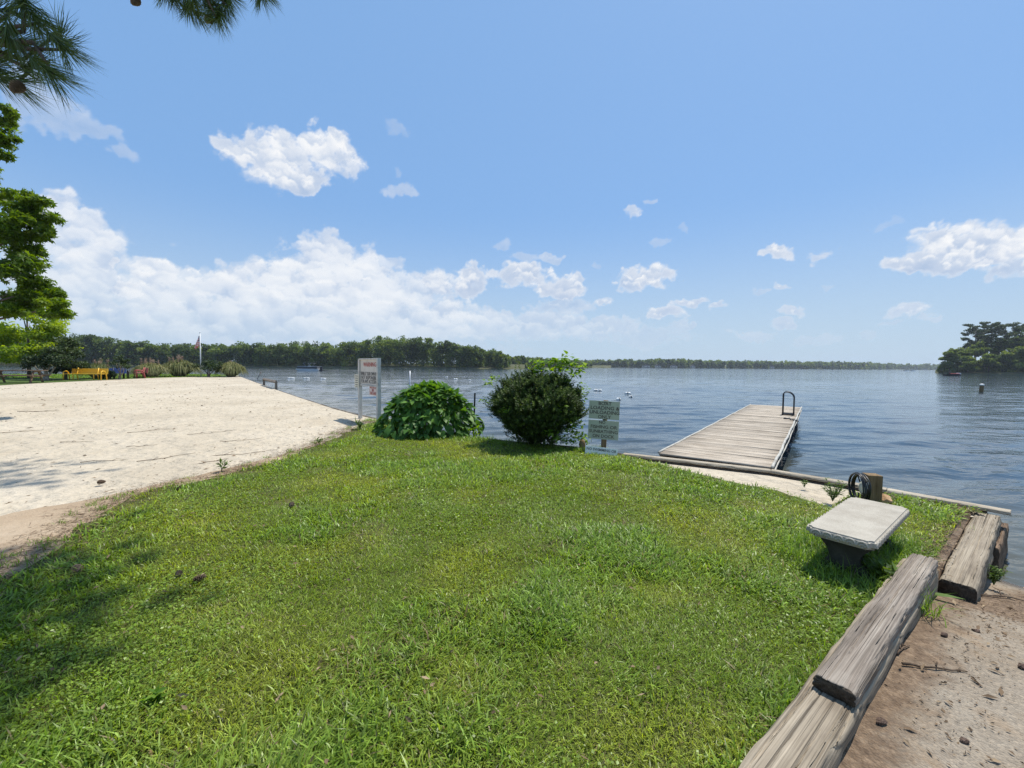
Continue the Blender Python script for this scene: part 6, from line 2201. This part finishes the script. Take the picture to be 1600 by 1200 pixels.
def turf(n=900000):
    x, y, g = grow(LAWN, n, 1.15, 13.5, 2.7, 1.25, 101)
    # the edge against sand and soil thins out raggedly
    de = np.full(x.shape, 9.0)
    eb = np.vstack([le, [[-6.5, 1.2]]])
    k = np.hypot(x, y) < 16
    de = np.minimum(de, poly_dist(eb, x, y, closed=False))
    de = np.minimum(de, poly_dist(st_, x, y, closed=False) * 2.5)
    tb = poly_dist(np.array([[T1.x, T1.y], [CL0.x, CL0.y], [CL1.x, CL1.y]]), x, y, closed=False)
    de = np.minimum(de, tb * 1.6 + .03)
    keep = de + 0.16 * gnoise(x * 5, y * 5, 71) > g.uniform(-.05, .40, len(x)) * np.where(x < -2, 1.3, .6)
    bare = gnoise(x * 1.15 + 4, y * 1.15, 72) + .45 * gnoise(x * 4, y * 4, 73)
    keep &= ~((bare > .78) & (g.random(len(x)) < .62))
    x, y, bare, de = x[keep], y[keep], bare[keep], de[keep]
    n = len(x)
    r = np.hypot(x, y)
    sp = fbm(x * .55, y * .55, 4, 81) + .25 * gnoise(x * 2.7, y * 2.7, 82)          # coarse and fine swards
    coarse = sstep(-.05, .55, sp + g.normal(0, .18, n))
    yel = sstep(-.2, .6, fbm(x * .8 + 9, y * .8, 3, 83) + g.normal(0, .15, n))
    tuft = gnoise(x * 6, y * 6, 84)
    L = (0.040 + 0.040 * coarse + .012 * tuft) * g.uniform(.6, 1.45, n)
    L = np.clip(L, .018, .15)
    far = np.clip(r / 2.7, 1, 6)
    W = (0.0034 + 0.0042 * coarse) * g.uniform(.75, 1.3, n) * far ** .62
    a = g.uniform(0, 2 * np.pi, n)
    comb = gnoise(x * 1.4, y * 1.4, 85) * 3.0                     # trampled drifts
    a = np.where(g.random(n) < .35, comb + g.normal(0, .6, n), a)
    lean1 = np.clip(g.normal(.86, .34, n), .05, 1.42)
    lean2 = np.clip(lean1 + g.uniform(.15, .75, n), .1, 1.75)
    h = np.stack([np.cos(a), np.sin(a), np.zeros(n)], 1)
    s = np.stack([-np.sin(a), np.cos(a), np.zeros(n)], 1)
    tw = g.normal(0, .5, n)[:, None]
    s2 = s * np.cos(tw) + np.array([0, 0, 1.0]) * np.sin(tw) * .5
    b = np.stack([x, y, zg(x, y) - .006], 1)
    up = np.array([0, 0, 1.0])
    m1 = b + (h * np.sin(lean1)[:, None] + up * np.cos(lean1)[:, None]) * (L * .55)[:, None]
    t = m1 + (h * np.sin(lean2)[:, None] + up * np.cos(lean2)[:, None]) * (L * .5)[:, None]
    w = W[:, None]
    V = np.stack([b - s * w * .4, b + s * w * .4, m1 + s2 * w * .5, m1 - s2 * w * .5, t], 1).reshape(-1, 3)
    base = np.arange(n)[:, None] * 5
    Q = base + np.array([[0, 1, 2, 3]])
    T = base + np.array([[3, 2, 4]])
    cF = np.array([[.200, .285, .030]]) * (1 - yel[:, None]) + np.array([[.295, .350, .044]]) * yel[:, None]
    cC = np.array([[.190, .290, .044]]) * (1 - .4 * yel[:, None]) + np.array([[.28, .36, .064]]) * .4 * yel[:, None]
    c = cF * (1 - coarse[:, None]) + cC * coarse[:, None]
    c = 1.06 * c * np.clip(g.normal(1.0, .36, n), .3, 2.0)[:, None]
    dry = g.random(n) < (.035 + .10 * (bare > .55) + .10 * np.clip(.25 - de, 0, .25) / .25)
    c[dry] = np.array([.30, .235, .115]) * g.uniform(.6, 1.25, dry.sum())[:, None]
    C = np.repeat(c, 5, 0)
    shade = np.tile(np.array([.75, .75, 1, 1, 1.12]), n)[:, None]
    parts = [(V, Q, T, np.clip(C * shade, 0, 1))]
    # small round leaved clover and dollarweed among it
    x, y, g = grow(LAWN, 200000, 1.15, 9.0, 2.2, 1.6, 102)
    pn = fbm(x * .7 - 3, y * .7, 4, 91) + .2 * gnoise(x * 3, y * 3, 92)
    kk = pn + g.normal(0, .30, len(x)) > .42
    x, y = x[kk], y[kk]
    n2 = len(x)
    P = np.stack([x, y, zg(x, y) + g.uniform(.012, .045, n2)], 1)
    D = unit(np.stack([g.normal(0, 1, n2), g.normal(0, 1, n2), g.normal(0, .25, n2)], 1))
    N = unit(np.array([0, 0, 1.0]) + g.normal(0, .35, (n2, 3)))
    sz = g.uniform(.009, .019, n2) * np.clip(np.hypot(x, y) / 2.5, 1, 3) ** .5
    V2, T2, tt = leaf_arrays(P, D, N, sz, sz * .85, g.normal(1, .25, n2), .05)
    C2 = np.array([[.20, .295, .032]]) * np.clip(tt, .5, 1.7)[:, None]
    o0 = len(V)
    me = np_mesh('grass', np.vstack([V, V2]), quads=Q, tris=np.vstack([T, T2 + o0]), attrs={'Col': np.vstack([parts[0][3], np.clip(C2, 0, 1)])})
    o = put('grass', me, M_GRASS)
    return tag(o, 'mown green lawn grass with clover and coarse tufts', kind='stuff')


turf()


def loose_tufts():
    """Tufts that stray over the timbers' feet, the bench legs and the sand's edge, and the far strip."""
    g = np.random.default_rng(131)
    pts = []
    ln = []
    def tuftat(cx, cy, n, sp, L):
        pts.append(np.stack([cx + g.normal(0, sp, n), cy + g.normal(0, sp, n)], 1))
        ln.append(L * g.uniform(.5, 1.3, n))
    for t in np.linspace(0.02, 1, 42):
        q = T0.lerp(T1, t)
        if q.x > 0.7:
            tuftat(q.x - .05 + g.normal(0, .02), q.y + .05, 34, .045, .085)
    for k in range(40):
        t = k / 39
        q = Vector((bc.x, bc.y)) + Vector((bl.x, bl.y)) * (t - .5) * 1.05 + Vector((bl.y, -bl.x)).normalized() * g.normal(0, .20)
        tuftat(q.x, q.y, 70, .06, .17)
    for k in range(46):
        i = g.integers(0, len(le))
        tuftat(le[i][0] + g.normal(-.10, .12), le[i][1] + g.normal(0, .1), 22, .035, .06)
    for q in SHORE[6:11]:
        for k in range(14):
            tuftat(q.x + g.normal(0, .35), q.y - .22 + g.normal(0, .10), 40, .06, .10)
    for p in [gp(x, y) for x, y in [(1370, 790), (1350, 793), (1420, 796), (1440, 802), (1465, 815)]]:
        tuftat(p.x, p.y, 90, .09, .085)
    P = np.concatenate(pts)
    L = np.concatenate(ln)
    fx = np.array([[p.x, p.y] for p in [gp(px, py) for px, py in zip(g.uniform(-40, 345, 9000), g.uniform(584.8, 590.5, 9000))]])
    fx = fx[inside(far_poly, fx[:, 0], fx[:, 1])]
    P = np.concatenate([P, fx])
    L = np.concatenate([L, g.uniform(.05, .13, len(fx))])
    n = len(P)
    W = np.where(np.arange(n) < n - len(fx), .006, .05)
    b = np.stack([P[:, 0], P[:, 1], zg(P[:, 0], P[:, 1]) - .01], 1)
    a = g.uniform(0, 6.28, n)
    lean = np.clip(g.normal(.55, .3, n), 0, 1.3)
    D = np.stack([np.cos(a) * np.sin(lean), np.sin(a) * np.sin(lean), np.cos(lean)], 1)
    v, t, c = leaf_arrays(b, D, np.stack([np.cos(a), np.sin(a), np.full(n, .3)], 1) * -1, L, W, np.clip(g.normal(1, .25, n), .5, 1.7), .05, 'strap', .25)
    col = np.array([[.17, .28, .036]]) * c[:, None]
    o = put('grass_tufts', np_mesh('grass_tufts', v, tris=t, attrs={'Col': np.clip(col, 0, 1)}), M_GRASS)
    tag(o, 'longer unmown grass tufts along the timbers, the bench and the shore', kind='stuff')


loose_tufts()

# ------------------------------------------------------------------ litter
M_TWIG = wood('dead_twig', (0.22, 0.16, 0.11), (0.13, 0.09, 0.06), (0.05, 0.035, 0.025), 3.0)
M_LITTER = leaf_mat('dead_leaf_litter', [(0.0, (0.085, 0.058, 0.036)), (0.5, (0.19, 0.13, 0.08)), (1.0, (0.36, 0.27, 0.17))], .1, .8, .1, 1.0)


def sand_litter():
    g = np.random.default_rng(151)
    arrs = []
    # fine crumbs of bark and needles all over the sand
    n = 26000
    r = np.exp(g.uniform(math.log(3.5), math.log(42), n))
    th = g.uniform(-1.05, -.15, n)
    x, y = r * np.sin(th), r * np.cos(th)
    ok = inside(BEACH, x, y) & (poly_dist(le, x, y, closed=False) > -.1)
    dn = poly_dist(le, x, y, closed=False)
    ok &= g.random(n) < np.clip(.16 + .9 * np.exp(-dn / .5) + .25 * gnoise(x * .5, y * .5, 3), .05, 1)
    x, y, r = x[ok], y[ok], r[ok]
    n = len(x)
    P = np.stack([x, y, beach_z(x, y) + .006], 1)
    a = g.uniform(0, 6.28, n)
    D = np.stack([np.cos(a), np.sin(a), g.normal(0, .12, n)], 1)
    L = g.lognormal(math.log(.018), .6, n) * np.clip(r / 6, 1, 4) ** .8
    arrs.append(leaf_arrays(P, D, np.tile([0, 0, 1.0], (n, 1)) + g.normal(0, .3, (n, 3)), np.clip(L, .008, .35), np.clip(L * .28, .004, .03) * np.clip(r / 10, 1, 2), g.uniform(0, .75, n), .25))
    # brown needles and chaff along the lawn's edge, by the notice board and under the pine
    m = 9000
    i = g.integers(0, len(le), m)
    x, y = le[i, 0] + g.normal(-.08, .16, m), le[i, 1] + g.normal(.0, .16, m)
    k = 1500
    q = gp(577, 661)
    x[:k], y[:k] = q.x + g.normal(0, .32, k), q.y + g.normal(.1, .28, k)
    P = np.stack([x, y, zg(x, y) + .004], 1)
    a = g.uniform(0, 6.28, m)
    D = np.stack([np.cos(a), np.sin(a), g.normal(0, .15, m)], 1)
    L = g.uniform(.02, .11, m)
    arrs.append(leaf_arrays(P, D, np.tile([0, 0, 1.0], (m, 1)) + g.normal(0, .4, (m, 3)), L, .005, g.uniform(.05, .8, m), .2))
    # leaf litter and wood crumbs where the timbers meet the ramp
    m = 2300
    t = g.random(m)
    px_, py_ = [], []
    q0, q1, q2 = np.array([1.75, 1.72]), np.array([3.15, 2.75]), np.array([4.6, 3.55])
    w = g.random(m) ** .6
    base = np.where((w < .5)[:, None], q0 + (q1 - q0) * t[:, None], np.array([3.15, 2.75]) + (q2 - q1) * (t ** 1.2)[:, None])
    base[:, 0] += g.normal(.06, .10 + .08 * (w > .5), m)
    base[:, 1] += g.normal(-.06, .10 + .08 * (w > .5), m)
    far_ = w > .95
    base[far_] = np.stack([g.uniform(1.6, 6, far_.sum()), g.uniform(.8, 4, far_.sum())], 1)
    x, y = base[:, 0], base[:, 1]
    s_ = x * .57 - y * .82
    ok = s_ > -.62
    x, y = x[ok], y[ok]
    m = len(x)
    P = np.stack([x, y, ramp_z(x, y) + .006], 1)
    a = g.uniform(0, 6.28, m)
    D = np.stack([np.cos(a), np.sin(a), g.normal(0, .2, m)], 1)
    L = g.lognormal(math.log(.011), .6, m)
    arrs.append(leaf_arrays(P, D, np.tile([0, 0, 1.0], (m, 1)) + g.normal(0, .5, (m, 3)), np.clip(L, .006, .10), np.clip(L * .4, .003, .02), g.uniform(0, 1, m), .25))
    m = 700
    t = g.random(m)
    x, y = CL0.x + (CL1.x - CL0.x) * t + g.normal(-.06, .05, m), CL0.y + (CL1.y - CL0.y) * t + g.normal(.06, .05, m)
    P = np.stack([x, y, np.maximum(zg(x, y), -.012) + g.uniform(.0, .02, m)], 1)
    arrs.append(leaf_arrays(P, rand_dirs(m, g) * np.array([1, 1, .3]), rand_dirs(m, g) * .5 + np.array([0, 0, 1.]), g.uniform(.012, .05, m), g.uniform(.006, .016, m), g.uniform(.1, .9, m), .2))
    # a few dead leaves caught in the turf
    m = 1400
    x, y, g = grow(LAWN, m, 1.2, 11, 3, 1.0, 152)
    m = len(x)
    P = np.stack([x, y, zg(x, y) + g.uniform(.02, .05, m)], 1)
    arrs.append(leaf_arrays(P, rand_dirs(m, g) * np.array([1, 1, .3]), rand_dirs(m, g) + np.array([0, 0, 1.]), g.uniform(.015, .06, m), g.uniform(.006, .02, m), g.uniform(.3, 1, m), .2))
    tag(leaf_obj('litter', arrs, M_LITTER), 'scattered bark crumbs, dead leaves and needles on sand, lawn and ramp', kind='stuff')


sand_litter()

# brown dirt packed along the timbers: how far each point of the ramp lies from them
rme = ramp.data
co_ = np.zeros(len(rme.vertices) * 3, np.float32)
rme.vertices.foreach_get('co', co_)
co_ = co_.reshape(-1, 3)
pe = lo_b + ud * .1
dd = poly_dist(np.array([[lo_a.x, lo_a.y], [lo_b.x, lo_b.y], [CL0.x + .35, CL0.y - .25], [CL0.x + 1.3, CL0.y + .30]]), co_[:, 0], co_[:, 1], closed=False)
at_ = rme.attributes.new('timber_dist', 'FLOAT', 'POINT')
at_.data.foreach_set('value', dd.astype(np.float32))


def twig(px, py, L, ang, label, seed, on=beach_z, r=.007, z=None, px2=None):
    g = np.random.default_rng(seed)
    q = gp(px, py) if z is None else at(px, py, z)
    mb = MB()
    n = 9
    pts = []
    bend = g.uniform(-.35, .35)
    for i in range(n):
        t = i / (n - 1) - .5
        a = ang + bend * t
        pts.append((t * L * math.cos(a) - .0 * t, t * L * math.sin(a) + g.normal(0, .008 * L), 0))
    zz = [float(on(np.array([q.x + p[0]]), np.array([q.y + p[1]]))[0]) + r * .9 - q.z for p in pts]
    pts = [(p[0], p[1], z_ + abs(g.normal(0, .006))) for p, z_ in zip(pts, zz)]
    mb.tube(pts, [r * (1 - .55 * i / (n - 1)) for i in range(n)], 6)
    for k in range(g.integers(1, 3)):
        i = g.integers(2, 6)
        a = ang + g.choice([-1, 1]) * g.uniform(.4, .9)
        l = L * g.uniform(.12, .3)
        p = pts[i]
        mb.tube([p, (p[0] + l * .5 * math.cos(a), p[1] + l * .5 * math.sin(a), p[2] + .02), (p[0] + l * math.cos(a + .2), p[1] + l * math.sin(a + .2), p[2] + .012)], [r * .6, r * .5, r * .25], 5)
    o = mb.build('twig', M_TWIG, smooth=True)
    o.location = q
    return tag(o, label, 'twig', 'twigs and sticks on the ground')


for i, (px, py, L, a, lab) in enumerate([(15, 674, 1.0, .25, 'long thin stick on the sand near the left edge of the view'), (118, 690, .55, -.35, 'short dark stick on the left half of the sand'), (240, 672, .9, .12, 'pair of thin sticks lying almost level in the middle of the sand'),
                                        (222, 696, .45, .1, 'short stick low in the middle of the sand'), (262, 714, .8, .35, 'long stick slanting toward the lawn on the lower sand'), (378, 708, 1.1, -.05, 'forked bent stick on the sand close to the lawn edge'),
                                        (312, 677, .45, 0, 'small pale stick on the right half of the sand'), (350, 673, .5, .1, 'small dark stick right of the pale one on the sand'), (380, 687, .8, .08, 'thin level stick near the right end of the sand'),
                                        (470, 703, .45, .5, 'stick lying where the sand meets the lawn'), (60, 642, .9, -.05, 'level stick on the far left part of the sand'), (330, 720, .5, .3, 'short stick beside the lone weed on the sand'), (165, 718, .6, -.1, 'faint stick below the tree shade on the sand')]):
    twig(px, py, L, a + .6, lab, 200 + i, r=.0055 if py > 660 else .009)
for i, (px, py, L, a, lab) in enumerate([(1460, 1068, .30, -.55, 'long thin root like stick on the ramp by the grey timber'), (1408, 1035, .16, .1, 'splinter of grey wood lying on the ramp'), (1392, 1026, .14, -.5, 'dark chunk of bark against the grey timber'),
                                           (1540, 940, .5, -.35, 'dark stick in the litter below the bleached corner timber'), (1578, 932, .55, -.4, 'stranded stick at the edge of the water on the ramp'), (1500, 876, .1, .4, 'short twig in the litter between the two timbers')]):
    z = -.06 if px < 1500 else -.26
    twig(px, py, L, a + .4, lab, 240 + i, ramp_z, r=.007, z=z)
for i, (px, py, s, lab) in enumerate([(1375, 1152, .021, 'dark round stone on the ramp at the bottom edge of the view'), (1474, 1008, .018, 'dark pebble in the middle of the ramp'), (1525, 993, .02, 'dark pebble higher up the ramp'), (1505, 1180, .016, 'small dark pebble low on the ramp'), (1597, 1062, .022, 'dark stone at the right edge of the ramp')]):
    q = at(px, py, -.05)
    rock('pebble', (q.x, q.y, float(ramp_z(q.x, q.y)) + s * .4), (s * 1.2, s, s * .7), M_BARKP, lab, 260 + i, 'dark pebbles on the ramp')['category'] = 'pebble'
p = at(1463, 925, -.03)
lf = leaf_obj('fallen_leaf', [leaf_arrays(np.array([[0, 0, .02]]), np.array([[.9, -.3, .02]]), np.array([[0, 0, 1.0]]), .17, .055, np.array([.8]), .06, 'heart', .05)], LM_WEED)
lf.location = (p.x, p.y, float(ramp_z(p.x, p.y)) + .012)
tag(lf, 'single large green leaf lying in the litter by the end of the grey timber', 'leaf')
